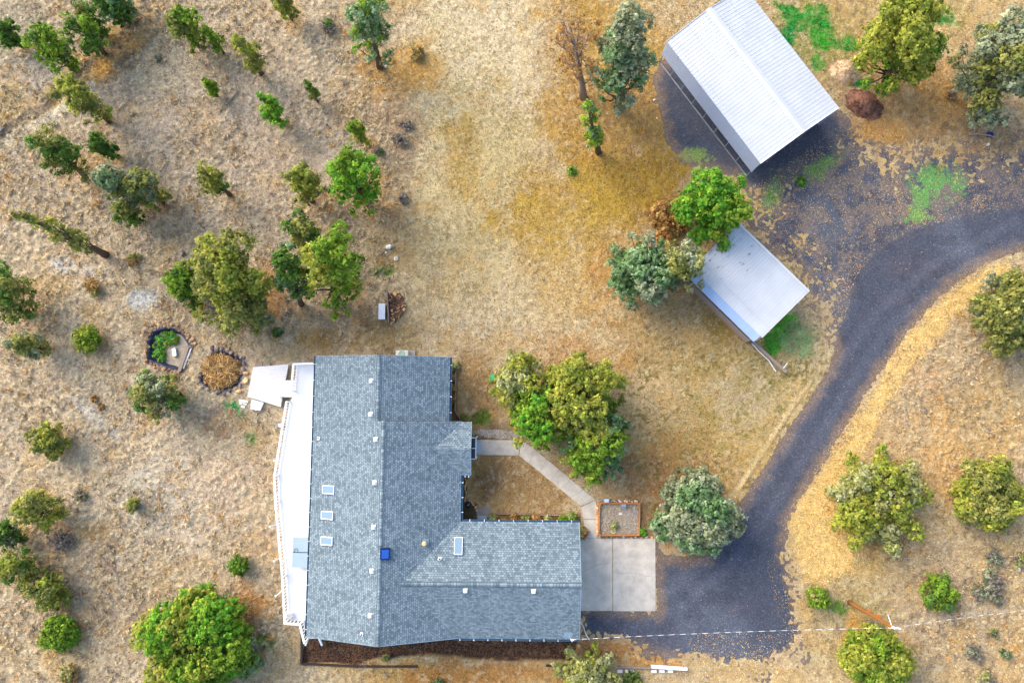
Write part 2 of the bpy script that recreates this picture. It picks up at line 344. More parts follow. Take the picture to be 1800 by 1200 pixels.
# name, label, base px, apex px, radius px, palettes, shape
TREES = [
 ('juniper_tree', 'large bright green juniper near the top left corner, beside an orange grass gully', (130, 124), (58, 52), 34, 'GDG', 'wide'),
 ('juniper_tree', 'small dark olive juniper with bare leaning trunk, top left, behind a greener one', (182, 60), (132, 8), 17, 'OD', 'cone'),
 ('juniper_tree', 'slim green juniper on a bare stem at the upper end of the gully', (184, 95), (120, 28), 19, 'DG', 'cone'),
 ('juniper_tree', 'dark green juniper cut by the top edge of the photo at the gully head', (222, 36), (178, -14), 26, 'DDT', 'round'),
 ('juniper_tree', 'little dark juniper cut by the left edge near the top', (41, 82), (-2, 45), 14, 'D', 'cone'),
 ('juniper_tree', 'bright green ragged juniper right of the gully near the top', (350, 82), (308, 20), 27, 'GGO', 'round'),
 ('young_juniper', 'narrow bright green young juniper just right of the ragged one', (393, 93), (360, 46), 10, 'G', 'cone'),
 ('juniper_tree', 'pale yellow green spindle juniper standing on a long bare stem', (460, 131), (412, 62), 15, 'YO', 'cone'),
 ('young_juniper', 'tiny green juniper beside a fallen grey pole', (382, 169), (356, 140), 7, 'G', 'cone'),
 ('young_juniper', 'tiny olive juniper by itself in the open slope, right of the bright one', (558, 178), (537, 144), 7, 'OD', 'cone'),
 ('young_juniper', 'vivid green pointed juniper alone on the open grey slope', (498, 219), (460, 168), 14, 'B', 'cone'),
 ('juniper_tree', 'spreading olive juniper with dark leaning trunk below the gully', (192, 214), (105, 146), 29, 'OYO', 'wide'),
 ('juniper_tree', 'dense dark green rounded juniper with dead grey twigs beneath', (148, 308), (70, 240), 33, 'DOD', 'round'),
 ('young_juniper', 'small dark green juniper between the dense rounded one and the forked trees', (205, 276), (162, 238), 13, 'D', 'cone'),
 ('juniper_tree', 'sage green leaning juniper with thick bare trunk, left one of the pair', (258, 358), (172, 304), 24, 'TSO', 'wide'),
 ('juniper_tree', 'olive leaning juniper, right one of the pair with bare trunks', (288, 358), (232, 310), 23, 'OSY', 'wide'),
 ('young_juniper', 'low dark olive juniper just below the leaning pair', (246, 392), (206, 362), 18, 'OD', 'round'),
 ('young_juniper', 'small yellow green juniper with dark base on the mid left slope', (405, 343), (352, 296), 15, 'YOD', 'cone'),
 ('juniper_tree', 'long narrow olive juniper leaning far to the upper left', (186, 448), (24, 372), 18, 'OYO', 'tall'),
 ('juniper_tree', 'yellow green fluffy juniper, left neighbour of a bright green dome', (550, 355), (522, 298), 27, 'YYO', 'round'),
 ('juniper_tree', 'bright green dome shaped juniper in the middle of the left slope', (640, 352), (604, 282), 42, 'BGG', 'round'),
 ('juniper_tree', 'tall blue green spiky juniper above orange brush, top centre left', (668, 118), (640, -8), 36, 'TGT', 'wide'),
 ('young_juniper', 'small yellow green shrub cut by the top edge, left of centre', (514, 36), (488, -12), 16, 'YO', 'round'),
 ('young_juniper', 'small yellow green double topped bush left of the bare meadow', (646, 254), (618, 218), 13, 'YG', 'round'),
 ('juniper_tree', 'dark olive juniper at the back of the three tree clump', (552, 440), (522, 392), 27, 'DO', 'round'),
 ('juniper_tree', 'deep dark green juniper at the left of the three tree clump', (530, 535), (498, 442), 30, 'DDT', 'round'),
 ('juniper_tree', 'large yellow green juniper at the right of the three tree clump', (592, 530), (570, 428), 48, 'YGG', 'round'),
 ('juniper_tree', 'green juniper tucked against the left side of the big yellow green one', (340, 535), (312, 476), 26, 'GD', 'round'),
 ('juniper_tree', 'big yellow green juniper with bare inner limbs above the rock ringed pond', (425, 555), (385, 448), 62, 'YYO', 'wide'),
 ('juniper_tree', 'grey olive low juniper at the lower right of the big yellow green one', (458, 572), (430, 532), 30, 'SO', 'round'),
 ('juniper_tree', 'dark olive juniper cut by the left edge, halfway down', (45, 555), (-10, 490), 38, 'ODO', 'round'),
 ('juniper_tree', 'low olive juniper lying toward the left edge', (84, 618), (22, 598), 19, 'OS', 'wide'),
 ('young_juniper', 'compact bright green bush left of the rock ringed pond', (160, 604), (148, 588), 20, 'GY', 'round'),
 ('young_juniper', 'fluffy yellow olive bush alone on the open left slope', (104, 778), (70, 772), 29, 'YOO', 'round'),
 ('juniper_tree', 'grey green spreading juniper below the rock ringed pond', (300, 706), (258, 682), 40, 'SOD', 'wide'),
 ('juniper_tree', 'golden olive spreading juniper on the lower left slope', (98, 905), (36, 888), 33, 'OYO', 'wide'),
 ('young_juniper', 'dark sage bush cut by the left edge behind the golden olive juniper', (38, 945), (-12, 932), 19, 'DS', 'round'),
 ('juniper_tree', 'olive juniper at the left edge below the golden olive one', (64, 1000), (6, 992), 31, 'OYD', 'wide'),
 ('juniper_tree', 'rounded golden green juniper beside a fallen dead trunk', (108, 1044), (64, 1036), 29, 'YOO', 'round'),
 ('young_juniper', 'bright green low bush above the bottom left corner', (118, 1110), (92, 1112), 25, 'GBG', 'round'),
 ('young_juniper', 'small dark green bush on sandy ground left of the deck', (426, 996), (416, 992), 14, 'GD', 'round'),
 ('young_juniper', 'tiny olive shrub in the middle of the pale sand', (236, 886), (230, 886), 10, 'O', 'round'),
 ('dead_tree', 'half dead brown tree with bare forked branches at top centre', (1026, 172), (1000, 30), 44, 'R', 'bare'),
 ('sage_tree', 'silvery blue green tree beside the half dead brown one', (1086, 190), (1106, 28), 50, 'SST', 'round'),
 ('juniper_tree', 'thin ragged green juniper standing below the half dead tree', (1052, 268), (1034, 184), 20, 'GYT', 'tall'),
 ('juniper_tree', 'vivid green billowing juniper between the two metal roofs', (1232, 392), (1268, 340), 58, 'BBG', 'round'),
 ('brush_pile', 'rusty brown dead bush wedged between two trees by the lower metal roof', (1168, 392), (1172, 384), 46, 'R', 'low'),
 ('sage_tree', 'blue silver leafed tree left of the lower metal roof', (1118, 488), (1140, 462), 56, 'TTS', 'round'),
 ('juniper_tree', 'olive yellow juniper touching the left corner of the lower metal roof', (1190, 490), (1212, 452), 38, 'OSP', 'round'),
 ('juniper_tree', 'tall yellow green tree behind the gravel mounds, top right', (1556, 145), (1610, 20), 66, 'YYG', 'wide'),
 ('sage_tree', 'huge grey silver tree in the top right corner', (1710, 190), (1788, 60), 70, 'SSO', 'round'),
 ('juniper_tree', 'big olive juniper cut by the right edge inside the drive curve', (1735, 570), (1806, 530), 66, 'OOS', 'round'),
 ('juniper_tree', 'star shaped yellow green juniper with spreading arms right of the drive', (1525, 892), (1562, 870), 72, 'YPY', 'star'),
 ('juniper_tree', 'yellow green bushy juniper near the right edge, right of the star shaped one', (1718, 872), (1762, 866), 58, 'YOY', 'round'),
 ('sage_tree', 'dense silver grey round tree between the concrete pad and the drive', (1205, 898), (1230, 908), 69, 'STS', 'dense'),
 ('juniper_tree', 'pale yellow tree at the left of the front yard group', (922, 682), (914, 660), 48, 'YPY', 'round'),
 ('juniper_tree', 'vivid green tree at the centre left of the front yard group', (946, 734), (948, 732), 52, 'BGY', 'round'),
 ('juniper_tree', 'golden topped tall tree at the upper right of the front yard group', (1016, 700), (1028, 692), 66, 'YYO', 'round'),
 ('juniper_tree', 'blue green tree at the lower right of the front yard group', (1036, 758), (1054, 768), 54, 'GYT', 'round'),
 ('juniper_tree', 'yellow green tree overhanging the walk at the foot of the front yard group', (1034, 800), (1044, 806), 46, 'YGT', 'round'),
 ('young_juniper', 'small light green bush at the edge of the drive near the utility pole', (1436, 1048), (1442, 1053), 16, 'GO', 'round'),
 ('young_juniper', 'round dark green bush alone right of the utility pole', (1645, 1040), (1660, 1046), 28, 'DG', 'round'),
 ('juniper_tree', 'round yellow green tree at the bottom edge below the utility pole', (1532, 1152), (1556, 1172), 54, 'YYG', 'dense'),
 ('sage_tree', 'pale cream green tree cut by the bottom edge beside the dark gravel', (1020, 1180), (1036, 1200), 46, 'PPY', 'star'),
 ('juniper_tree', 'huge bright green billowing juniper at the bottom left of the house', (368, 1108), (332, 1138), 92, 'BYG', 'dense'),
 ('juniper_tree', 'silver green juniper against the right side of the huge bright green one', (424, 1142), (420, 1160), 36, 'TTG', 'round'),
]

# ================================================================== GROUND
DRIVE = [(1152, 946), (1165, 975), (1240, 975), (1285, 900), (1302, 878), (1342, 820), (1387, 750), (1422, 700), (1452, 655), (1466, 618), (1458, 580), (1440, 548), (1418, 512), (1380, 470), (1330, 425),
 (1312, 392), (1320, 345), (1290, 312), (1245, 300), (1198, 288), (1172, 250), (1156, 190), (1146, 135), (1168, 105), (1250, 60), (1480, 195), (1520, 240), (1600, 262), (1700, 262), (1830, 250), (1900, 240), (1900, 415),
 (1800, 440), (1745, 458), (1690, 490), (1640, 535), (1598, 582), (1560, 636), (1510, 712), (1462, 790), (1430, 842), (1402, 880), (1386, 920), (1383, 960), (1392, 1010), (1407, 1060), (1416, 1100), (1412, 1128), (1385, 1158), (1350, 1182),
 (1230, 1172), (1180, 1160), (1120, 1140), (1040, 1128), (1015, 1120), (1015, 1066), (1153, 1075)]
MIXED = [(1330, 330), (1380, 300), (1475, 230), (1560, 235), (1700, 235), (1900, 220), (1900, 340), (1700, 370), (1600, 400), (1540, 430), (1500, 480), (1480, 560), (1440, 610), (1400, 520), (1340, 440)]
MULCH = [(532, 1120), (528, 1166), (625, 1170), (660, 1158), (760, 1150), (880, 1160), (1010, 1162), (1020, 1118)]
VERGE = [(1395, 965), (1387, 925), (1405, 882), (1436, 842), (1466, 792), (1515, 715), (1562, 640), (1600, 586), (1642, 540), (1700, 490), (1770, 462), (1780, 480), (1715, 520), (1680, 560), (1640, 600), (1600, 652), (1560, 712), (1522, 780), (1500, 840), (1500, 910), (1500, 1000), (1440, 1025), (1412, 1020)]
POND1 = [(262, 600), (272, 582), (297, 576), (318, 584), (334, 606), (330, 626), (318, 652), (290, 643), (262, 632)]
POND2 = [(358, 655), (368, 630), (382, 617), (405, 622), (423, 632), (424, 655), (420, 676), (395, 686), (368, 682), (354, 670)]
BLOBS = [  # px,py,rx,ry,rot,colour,strength
 (150, 250, 600, 420, 0, (196, 164, 132), .7), (120, 800, 420, 420, 0, (206, 172, 136), .7), (560, 180, 200, 260, 0, (204, 166, 126), .6),
 (380, 200, 260, 120, 20, (192, 162, 138), .6), (430, 280, 200, 110, 0, (184, 154, 132), .5), (60, 120, 120, 80, 0, (198, 172, 150), .6),
 (850, 90, 150, 200, 0, (226, 196, 156), .97), (800, 330, 110, 260, 0, (212, 184, 138), .8), (930, 420, 260, 230, 0, (214, 180, 126), .75), (960, 560, 260, 90, 0, (218, 184, 140), .8),
 (860, 260, 70, 150, 0, (204, 172, 112), .55), (760, 620, 300, 50, -4, (214, 176, 134), .7), (820, 600, 110, 60, 0, (222, 188, 148), .6),
 (1080, 120, 130, 150, 0, (196, 148, 62), .9), (1010, 140, 60, 180, 0, (188, 140, 62), .8), (1100, 330, 120, 70, -10, (176, 126, 34), .9), (1040, 375, 140, 75, 0, (188, 140, 56), .8), (1060, 220, 60, 110, 8, (186, 134, 40), .7), (960, 350, 40, 90, 0, (192, 144, 50), .7), (810, 270, 30, 70, 0, (188, 144, 60), .7), (1130, 250, 70, 120, 0, (178, 124, 60), .7),
 (950, 400, 40, 110, 5, (196, 148, 74), .6), (1000, 450, 50, 120, 5, (208, 164, 96), .6), (1060, 440, 45, 120, 0, (190, 146, 66), .6), (1085, 480, 50, 90, 0, (200, 138, 66), .7),
 (1190, 620, 150, 110, 20, (176, 134, 78), .7), (1260, 720, 170, 130, 30, (196, 158, 92), .75), (1200, 760, 140, 110, 0, (188, 140, 76), .6), (1280, 830, 90, 90, 0, (206, 160, 98), .7), (1170, 700, 70, 60, 0, (214, 176, 132), .5),
 (1310, 690, 60, 60, 0, (206, 178, 150), .6), (1370, 640, 70, 70, 0, (168, 140, 72), .6), (1400, 700, 40, 90, 35, (202, 166, 106), .7), (1250, 560, 60, 30, 45, (150, 116, 44), .7), (1150, 820, 120, 60, 0, (176, 120, 66), .7),
 (1120, 900, 50, 90, 0, (172, 118, 72), .7), (840, 700, 50, 90, 0, (184, 134, 76), .8), (900, 850, 110, 70, 25, (176, 132, 82), .95), (850, 840, 35, 50, 0, (140, 104, 74), .6), (880, 760, 80, 20, 0, (124, 98, 78), .7), (1030, 640, 100, 60, 0, (196, 136, 70), .6),
 (560, 600, 70, 40, 0, (190, 134, 52), .9), (650, 590, 90, 40, 0, (184, 140, 72), .7), (520, 620, 60, 26, 0, (184, 150, 90), .6), (690, 430, 40, 60, 0, (186, 142, 78), .6), (690, 330, 40, 120, 0, (178, 142, 106), .6), (710, 250, 40, 60, 0, (160, 128, 102), .6),
 (730, 120, 50, 50, 0, (206, 156, 82), .6), (690, 130, 60, 40, 0, (204, 142, 60), .7), (655, 170, 60, 50, 0, (168, 128, 92), .6), (600, 40, 90, 50, 0, (192, 160, 124), .5),
 (610, 370, 90, 40, 0, (156, 116, 82), .7), (470, 500, 50, 60, 0, (206, 140, 70), .8), (450, 590, 60, 30, 0, (200, 160, 110), .5), (600, 560, 80, 30, 0, (146, 112, 82), .6),
 (270, 20, 90, 40, -50, (150, 116, 66), .8), (210, 90, 90, 34, -48, (128, 92, 54), .85), (165, 125, 46, 24, -45, (214, 146, 50), .7), (240, 50, 40, 30, -60, (216, 150, 46), .7), (80, 190, 110, 20, -38, (170, 136, 70), .8), (20, 225, 60, 40, -30, (184, 146, 70), .7), (30, 180, 40, 30, 0, (196, 160, 70), .6),
 (90, 215, 110, 9, -37, (214, 190, 164), .7), (150, 130, 30, 40, 0, (200, 140, 60), .5), (300, 110, 60, 90, 30, (194, 166, 120), .5), (20, 60, 60, 50, 0, (178, 156, 120), .6),
 (250, 530, 22, 16, 0, (206, 198, 196), .8), (130, 470, 34, 12, 10, (204, 192, 188), .7), (175, 740, 60, 12, 40, (202, 190, 184), .6), (330, 870, 90, 110, 0, (216, 184, 154), .7), (400, 850, 70, 100, 0, (222, 178, 138), .7), (260, 880, 60, 60, 0, (200, 184, 168), .5),
 (380, 742, 46, 42, 0, (150, 114, 82), .85), (430, 770, 40, 50, 30, (184, 152, 102), .5), (380, 560, 120, 14, 5, (204, 166, 122), .6), (265, 660, 60, 14, 20, (206, 160, 112), .5), (430, 1070, 50, 50, 30, (206, 132, 56), .9), (450, 960, 40, 40, 0, (204, 152, 84), .7), (470, 1060, 50, 60, 0, (190, 148, 96), .5),
 (510, 1160, 60, 60, 0, (204, 156, 82), .8), (700, 1185, 260, 26, 0, (198, 150, 72), .9), (900, 1185, 200, 30, 0, (186, 124, 58), .9), (800, 1150, 80, 26, 0, (150, 110, 66), .5), (1060, 1145, 90, 22, 0, (190, 126, 62), .9), (1150, 1160, 80, 16, 0, (206, 142, 60), .8),
 (120, 1000, 120, 120, 0, (196, 152, 92), .5), (200, 1020, 90, 90, 0, (176, 146, 118), .6), (200, 1100, 110, 70, 0, (196, 162, 124), .6), (70, 1170, 120, 30, -10, (206, 172, 124), .7), (120, 940, 60, 40, 0, (200, 140, 66), .6),
 (1600, 20, 200, 60, 0, (196, 160, 96), .8), (1480, 60, 100, 70, 20, (190, 152, 88), .7), (1420, 70, 90, 60, 50, (150, 146, 56), .6), (1600, 210, 110, 70, 0, (190, 138, 80), .85), (1520, 235, 90, 24, 0, (196, 138, 66), .8), (1660, 180, 60, 40, 0, (206, 148, 84), .7), (1500, 170, 60, 60, 0, (170, 130, 90), .7), (1740, 250, 90, 40, 0, (172, 128, 92), .8),
 (1780, 600, 120, 90, 0, (206, 174, 140), .6), (1620, 700, 160, 120, 0, (204, 170, 132), .7), (1700, 760, 160, 120, 0, (196, 160, 120), .6), (1600, 840, 200, 120, 0, (212, 166, 108), .6), (1660, 820, 40, 120, -10, (214, 156, 84), .6), (1560, 960, 120, 50, 0, (208, 166, 92), .8), (1640, 960, 60, 50, 0, (184, 152, 122), .6),
 (1560, 1040, 140, 60, 0, (188, 154, 98), .8), (1700, 1090, 140, 130, 0, (192, 158, 124), .7), (1760, 960, 90, 80, 0, (200, 162, 114), .5), (1480, 1150, 60, 60, 0, (204, 170, 118), .8), (1650, 1160, 90, 60, 0, (196, 162, 118), .6), (1740, 720, 60, 60, 0, (196, 152, 84), .5), (1600, 660, 60, 30, 20, (206, 150, 100), .5),
 (1790, 1180, 80, 60, 0, (206, 166, 118), .7), (1500, 1080, 60, 30, 0, (172, 146, 88), .6), (1500, 1120, 20, 50, 0, (214, 150, 56), .8),
]
GREENS = [  # vivid green growth
 (1375, 15, 34, 16, 30, (52, 140, 50)), (1405, 42, 34, 22, 40, (60, 148, 50)), (1440, 42, 20, 30, 0, (62, 140, 46)), (1385, 60, 16, 20, 0, (46, 140, 60)), (1445, 72, 26, 16, 20, (72, 150, 40)), (1480, 78, 26, 12, 0, (80, 146, 48)), (1436, 112, 12, 14, 0, (70, 160, 50)), (1655, 30, 30, 20, 0, (90, 140, 60)), (1512, 146, 16, 8, 0, (48, 120, 50)),
 (1645, 318, 46, 32, 0, (88, 142, 74)), (1620, 345, 22, 26, 0, (94, 140, 72)), (1410, 320, 9, 12, 0, (40, 150, 56)), (1440, 295, 36, 16, -30, (106, 138, 66)), (1355, 345, 18, 34, 15, (96, 136, 74)), (1612, 380, 24, 14, 0, (96, 144, 70)),
 (1372, 590, 14, 34, 25, (84, 168, 30)), (1410, 610, 26, 30, 0, (138, 150, 96)), (1352, 606, 12, 16, 0, (70, 150, 30)), (405, 712, 20, 16, 30, (70, 146, 72)), (470, 632, 14, 6, 0, (50, 150, 60)), (488, 585, 16, 10, 0, (60, 110, 60)), (505, 705, 8, 14, 0, (70, 130, 50)),
 (437, 770, 14, 12, 0, (120, 136, 70)), (590, 1010, 0.1, 0.1, 0, (60, 120, 50)), (840, 735, 20, 14, 0, (110, 120, 40)), (1005, 300, 9, 8, 0, (30, 150, 60)), (465, 1130, 20, 26, 0, (110, 118, 50)), (1472, 1066, 18, 14, 30, (110, 140, 50)), (680, 476, 24, 10, 0, (110, 126, 50)), (860, 290, 0.1, .1, 0, (60, 120, 50)), (1225, 275, 24, 14, 0, (120, 140, 70)),
]
def zone(px, py, cx, cy, rx, ry, rot):
    a = rad(rot); dx = px - cx; dy = py - cy
    u = dx * math.cos(a) + dy * math.sin(a); v = -dx * math.sin(a) + dy * math.cos(a)
    return np.sqrt((u / rx) ** 2 + (v / ry) ** 2)
def lerp(C, col, m): return C * (1 - m[:, None]) + np.array(col)[None, :] * m[:, None]
GK = 0.80   # albedo = photo colour x GK
def ground_colour(x, y, px, py):
    n1 = fbm(x, y, 5.0, 11, 5); n2 = fbm(x, y, 1.6, 23, 4); n3 = fbm(x, y, 0.55, 37, 3); n4 = vnoise(x, y, 0.22, 51)
    C = np.tile(np.array(S(203, 168, 126, GK)), (len(x), 1))
    C = lerp(C, S(208, 166, 104, GK), smooth(.52, .68, n1) * .45)
    nn = (n1 - .5) * 1.5 + (n2 - .5) * 1.4
    for (cx, cy, rx, ry, rot, c, st) in BLOBS:
        d = zone(px, py, cx, cy, rx, ry, rot) + nn * .9
        C = lerp(C, S(*c, GK), st * (1 - smooth(.55, 1.25, d)))
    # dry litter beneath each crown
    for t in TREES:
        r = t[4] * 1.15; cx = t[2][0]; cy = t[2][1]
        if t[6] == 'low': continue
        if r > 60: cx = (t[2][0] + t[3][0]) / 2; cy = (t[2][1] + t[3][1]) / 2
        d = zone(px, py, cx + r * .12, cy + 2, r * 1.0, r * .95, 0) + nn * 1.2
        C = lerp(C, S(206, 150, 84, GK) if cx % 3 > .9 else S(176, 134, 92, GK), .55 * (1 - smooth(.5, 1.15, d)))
    # flecks of straw, bare earth and olive moss
    me = smooth(640, 760, px) * (1 - smooth(1400, 1460, px)) * (1 - smooth(640, 720, py))
    fl = smooth(.50, .60, n3 * .55 + n4 * .45)
    C = lerp(C, S(150, 112, 60, GK), fl * (.20 + .32 * me) * smooth(.3, .7, n2 + .15))
    ea = smooth(1080, 1130, px) * smooth(560, 620, py) * (1 - smooth(880, 960, py)) * (1 - smooth(1440, 1480, px))
    C = lerp(C, S(128, 106, 36, GK), fl * ea * .75 * smooth(.42, .6, n2))
    C = lerp(C, S(230, 208, 172, GK), smooth(.54, .70, n3 * .3 + fbm(x, y, .25, 77, 2) * .7) * .32)
    C = lerp(C, S(128, 98, 74, GK), smooth(.56, .72, fbm(x, y, .45, 91, 3)) * (.5 - .35 * smooth(640, 760, px) * (1 - smooth(1400, 1460, px))))
    C = lerp(C, S(206, 156, 84, GK), smooth(.56, .72, fbm(x, y, 2.4, 131, 5)) * .38)
    gl = linesd(px, py, [(265, -20), (238, 40), (190, 92), (140, 128), (90, 176), (30, 214), (-30, 262)]) + (n3 - .5) * 12 + (n2 - .5) * 14
    C = lerp(C, S(206, 156, 74, GK), (1 - smooth(16, 34, gl)) * .75); C = lerp(C, S(96, 70, 44, GK), (1 - smooth(4, 15, gl)) * .9)
    g2 = linesd(px, py, [(160, 150), (100, 196), (50, 226), (-30, 276)]) + (n3 - .5) * 5
    C = lerp(C, S(222, 200, 172, GK), (1 - smooth(6, 11, g2)) * .8)
    wl = 1 - smooth(560, 720, px); C = lerp(C, S(200, 176, 158, GK), wl * .30 * smooth(.38, .55, n1 * .6 + n2 * .4))
    v = VERGED(px, py) + (n2 - .5) * 26 + (n3 - .5) * 14
    C = lerp(C, S(234, 188, 112, GK), smooth(-6, 8, v) * .88)
    for (cx, cy, rx, ry, rot, c) in GREENS:
        d = zone(px, py, cx, cy, rx, ry, rot) + nn * 1.1 + (n3 - .5) * 1.0
        C = lerp(C, S(*c, GK), .95 * (1 - smooth(.6, 1.15, d)) * (.6 + .55 * smooth(.4, .55, n3 * .5 + n4 * .5)))
    mu = polysd(px, py, MULCH) + (n2 - .5) * 8
    C = lerp(C, S(74, 56, 52, GK), smooth(-2, 3, mu)); C = lerp(C, S(176, 130, 90, GK), smooth(-2, 3, mu) * smooth(.55, .7, n4 * .6 + n3 * .4) * .6)
    # bed soils
    for poly, c in (([(789, 640), (803, 640), (803, 725), (814, 742), (789, 742)], (120, 84, 50)), ([(806, 835), (822, 838), (818, 885), (838, 885), (838, 918), (806, 918)], (92, 76, 58)), ([(865, 903), (1020, 903), (1020, 920), (865, 920)], (150, 104, 60)), ([(1053, 880), (1124, 880), (1124, 942), (1053, 942)], (136, 112, 92))):
        C = lerp(C, S(*c, GK), smooth(-1, 1, polysd(px, py, poly)) * .9)
    # wheel ruts beside the drive
    for pl in ([(1205, 905), (1290, 868), (1330, 812), (1385, 728), (1425, 672)], [(1298, 858), (1350, 778), (1400, 700)]):
        C = lerp(C, S(228, 188, 132, GK), (1 - smooth(2, 7, linesd(px, py, pl) + (n3 - .5) * 5)) * .7)
    C = lerp(C, S(150, 112, 70, GK), (1 - smooth(.8, 3, linesd(px, py, [(1302, 862), (1346, 796), (1400, 712), (1432, 668)]) + (n3 - .5) * 3)) * .6)
    tf = tuft_field(x, y, px, py); C = lerp(C, S(226, 200, 158, GK), smooth(.1, .6, tf) * .6)
    for (cx, cy, rx, ry, rot, c, st) in ((1110, 325, 95, 60, -8, (186, 134, 12), .8), (1030, 385, 110, 50, 0, (196, 146, 30), .6), (1100, 150, 60, 110, 5, (190, 136, 52), .55), (560, 600, 60, 32, 0, (190, 134, 24), .7), (470, 505, 30, 50, 0, (206, 136, 56), .6), (425, 1075, 40, 46, 30, (206, 130, 44), .7), (1240, 735, 130, 90, 30, (176, 140, 48), .35), (215, 80, 60, 26, -48, (206, 134, 28), .5), (700, 120, 70, 30, 0, (206, 142, 46), .5), (1500, 225, 110, 30, 5, (196, 130, 50), .55), (1640, 150, 50, 40, 0, (206, 144, 62), .5)):
        C = lerp(C, S(c[0] * .95, c[1], c[2] * .8 + 22, GK), st * .95 * (1 - smooth(.3, 1.3, zone(px, py, cx, cy, rx, ry, rot) + nn * 1.4)) * (.65 + .35 * smooth(.35, .6, n3)))
    lum = C @ np.array([.3, .55, .15]); sat = .90 + .02 * smooth(600, 760, px); C = (C * sat[:, None] + lum[:, None] * (1 - sat)[:, None]) * np.array([.99, 1.08, 1.04]); C = np.clip(C, .01, .9)
    return C * (0.84 + 0.32 * n3)[:, None] * (0.93 + 0.14 * n4)[:, None]
def VERGED(px, py): return polysd(px, py, VERGE)
def bumpy(px, py):
    b = (1 - smooth(640, 740, px)) * .9 + smooth(1560, 1640, px) * smooth(560, 640, py) * .5 + .25
    near = smooth(40, -10, polysd(px, py, [(425, 600), (860, 600), (1170, 860), (1170, 1190), (500, 1190), (470, 760)]))
    return np.clip(b, .2, 1) * np.clip(near, 0.0, 1)
def tuft_field(x, y, px, py):
    wob = (vnoise(x, y, .35, 71) - .5) * .16
    d1, v1 = worley(x + wob, y - wob, .62, 61); d2, v2 = worley(x - wob, y, .40, 62); dens = fbm(x, y, 5, 63, 3)
    t = np.maximum((v1 < .25 + 1.1 * (dens - .3)) * np.clip(1 - d1 / (.14 + .16 * v1), 0, 1), (v2 < .2 + .9 * (dens - .3)) * np.clip(1 - d2 / (.10 + .12 * v2), 0, 1) * .8)
    return t * bumpy(px, py)
def ground_z(x, y):
    px, py = P(x, y)
    b = bumpy(px, py)
    z = (fbm(x, y, .5, 201, 2) - .5) * .10 * b + (fbm(x, y, 7, 301, 2) - .5) * .3 * b
    z = z + tuft_field(x, y, px, py) * .20 + (vnoise(x, y, .3, 411) - .5) * .06
    z = z - .55 * smooth(-2, 4, polysd(px, py, POND1)) - .45 * smooth(-2, 4, polysd(px, py, POND2))
    z = z - .30 * smooth(-1, 2, polysd(px, py, MULCH))
    dr = smooth(-10, 4, polysd(px, py, DRIVE)); z = z * (1 - dr * .85)
    return z
NX, NY = 860, 640
gx = np.linspace(-54, 54, NX); gy = np.linspace(-32, 47, NY)
XX, YY = np.meshgrid(gx, gy); xf = XX.ravel(); yf = YY.ravel(); PX, PY = P(xf, yf)
ZG = ground_z(xf, yf); CG = ground_colour(xf, yf, PX, PY)
edge = np.minimum(np.minimum(xf + 54, 54 - xf), np.minimum(yf + 32, 47 - yf)); ZG = ZG * smooth(0, 1.5, edge)
ii, jj = np.meshgrid(np.arange(NX - 1), np.arange(NY - 1)); a0 = (jj * NX + ii).ravel()
QUADS = np.stack([a0, a0 + 1, a0 + 1 + NX, a0 + NX], 1)
def nearest(x, y):
    i = np.clip(((x + 54) / 108 * (NX - 1)).round().astype(int), 0, NX - 1); j = np.clip(((y + 32) / 79 * (NY - 1)).round().astype(int), 0, NY - 1)
    return j * NX + i
def gz(x, y): return float(ZG[nearest(np.array([x]), np.array([y]))[0]])
# outer skirt to the horizon, in the same sheet
far = []; FV = []; FC = []
V = np.stack([xf, yf, ZG], 1)
corn = [0, NX - 1, NX * NY - 1, NX * (NY - 1)]
outer = np.array([[-2500, -2500, 0], [2500, -2500, 0], [2500, 2500, 0], [-2500, 2500, 0]], float)
V2 = np.concatenate([V, outer]); C2 = np.concatenate([CG, np.tile(CG.mean(0), (4, 1))]); nb = len(V)
sk = [[nb, nb + 1, corn[1], corn[0]], [nb + 1, nb + 2, corn[2], corn[1]], [nb + 2, nb + 3, corn[3], corn[2]], [nb + 3, nb, corn[0], corn[3]]]
g = npmesh('ground', V2, np.concatenate([QUADS, np.array(sk)]), C2, M['ground'], smooth_=True); g['kind'] = 'structure'

# driveway: ragged-edged gravel sheet lying on the ground
n1 = fbm(xf, yf, 2.2, 501, 5); n2 = fbm(xf, yf, .6, 521, 3); n3 = vnoise(xf, yf, .2, 541)
dv = polysd(PX, PY, DRIVE); mix = smooth(-25, 25, polysd(PX, PY, MIXED))
gsd = dv + (n2 - .5) * 9 + (n3 - .5) * 6 - mix * (16 - 120 * (n1 - .47) - 120 * (n3 - .5) - 150 * (n2 - .5)) - (1 - smooth(0, 46, dv)) * smooth(1060, 1130, PY) * (14 - 130 * (n1 - .5) - 60 * (n3 - .5))
east = smooth(1330, 1380, PX) * smooth(950, 1000, PY); gsd = gsd - east * (1 - smooth(10, 60, dv)) * (12 - 60 * (n3 - .5) - 90 * (n1 - .5))
nd = len(DRIVE)
GC = np.tile(np.array(S(68, 71, 81)), (len(xf), 1)); GC = lerp(GC, S(78, 74, 82), smooth(.5, .7, fbm(xf, yf, 3, 601, 3)) * .5); GC = lerp(GC, S(88, 93, 103), smooth(.5, .75, fbm(xf, yf, 6, 611, 4)) * .6)
GC = lerp(GC, S(58, 61, 71), smooth(.55, .7, fbm(xf, yf, 1.3, 621, 4)) * .5); GC = lerp(GC, S(122, 106, 92), mix * .55 * smooth(.42, .56, fbm(xf, yf, .9, 631, 4) * .7 + n3 * .3))
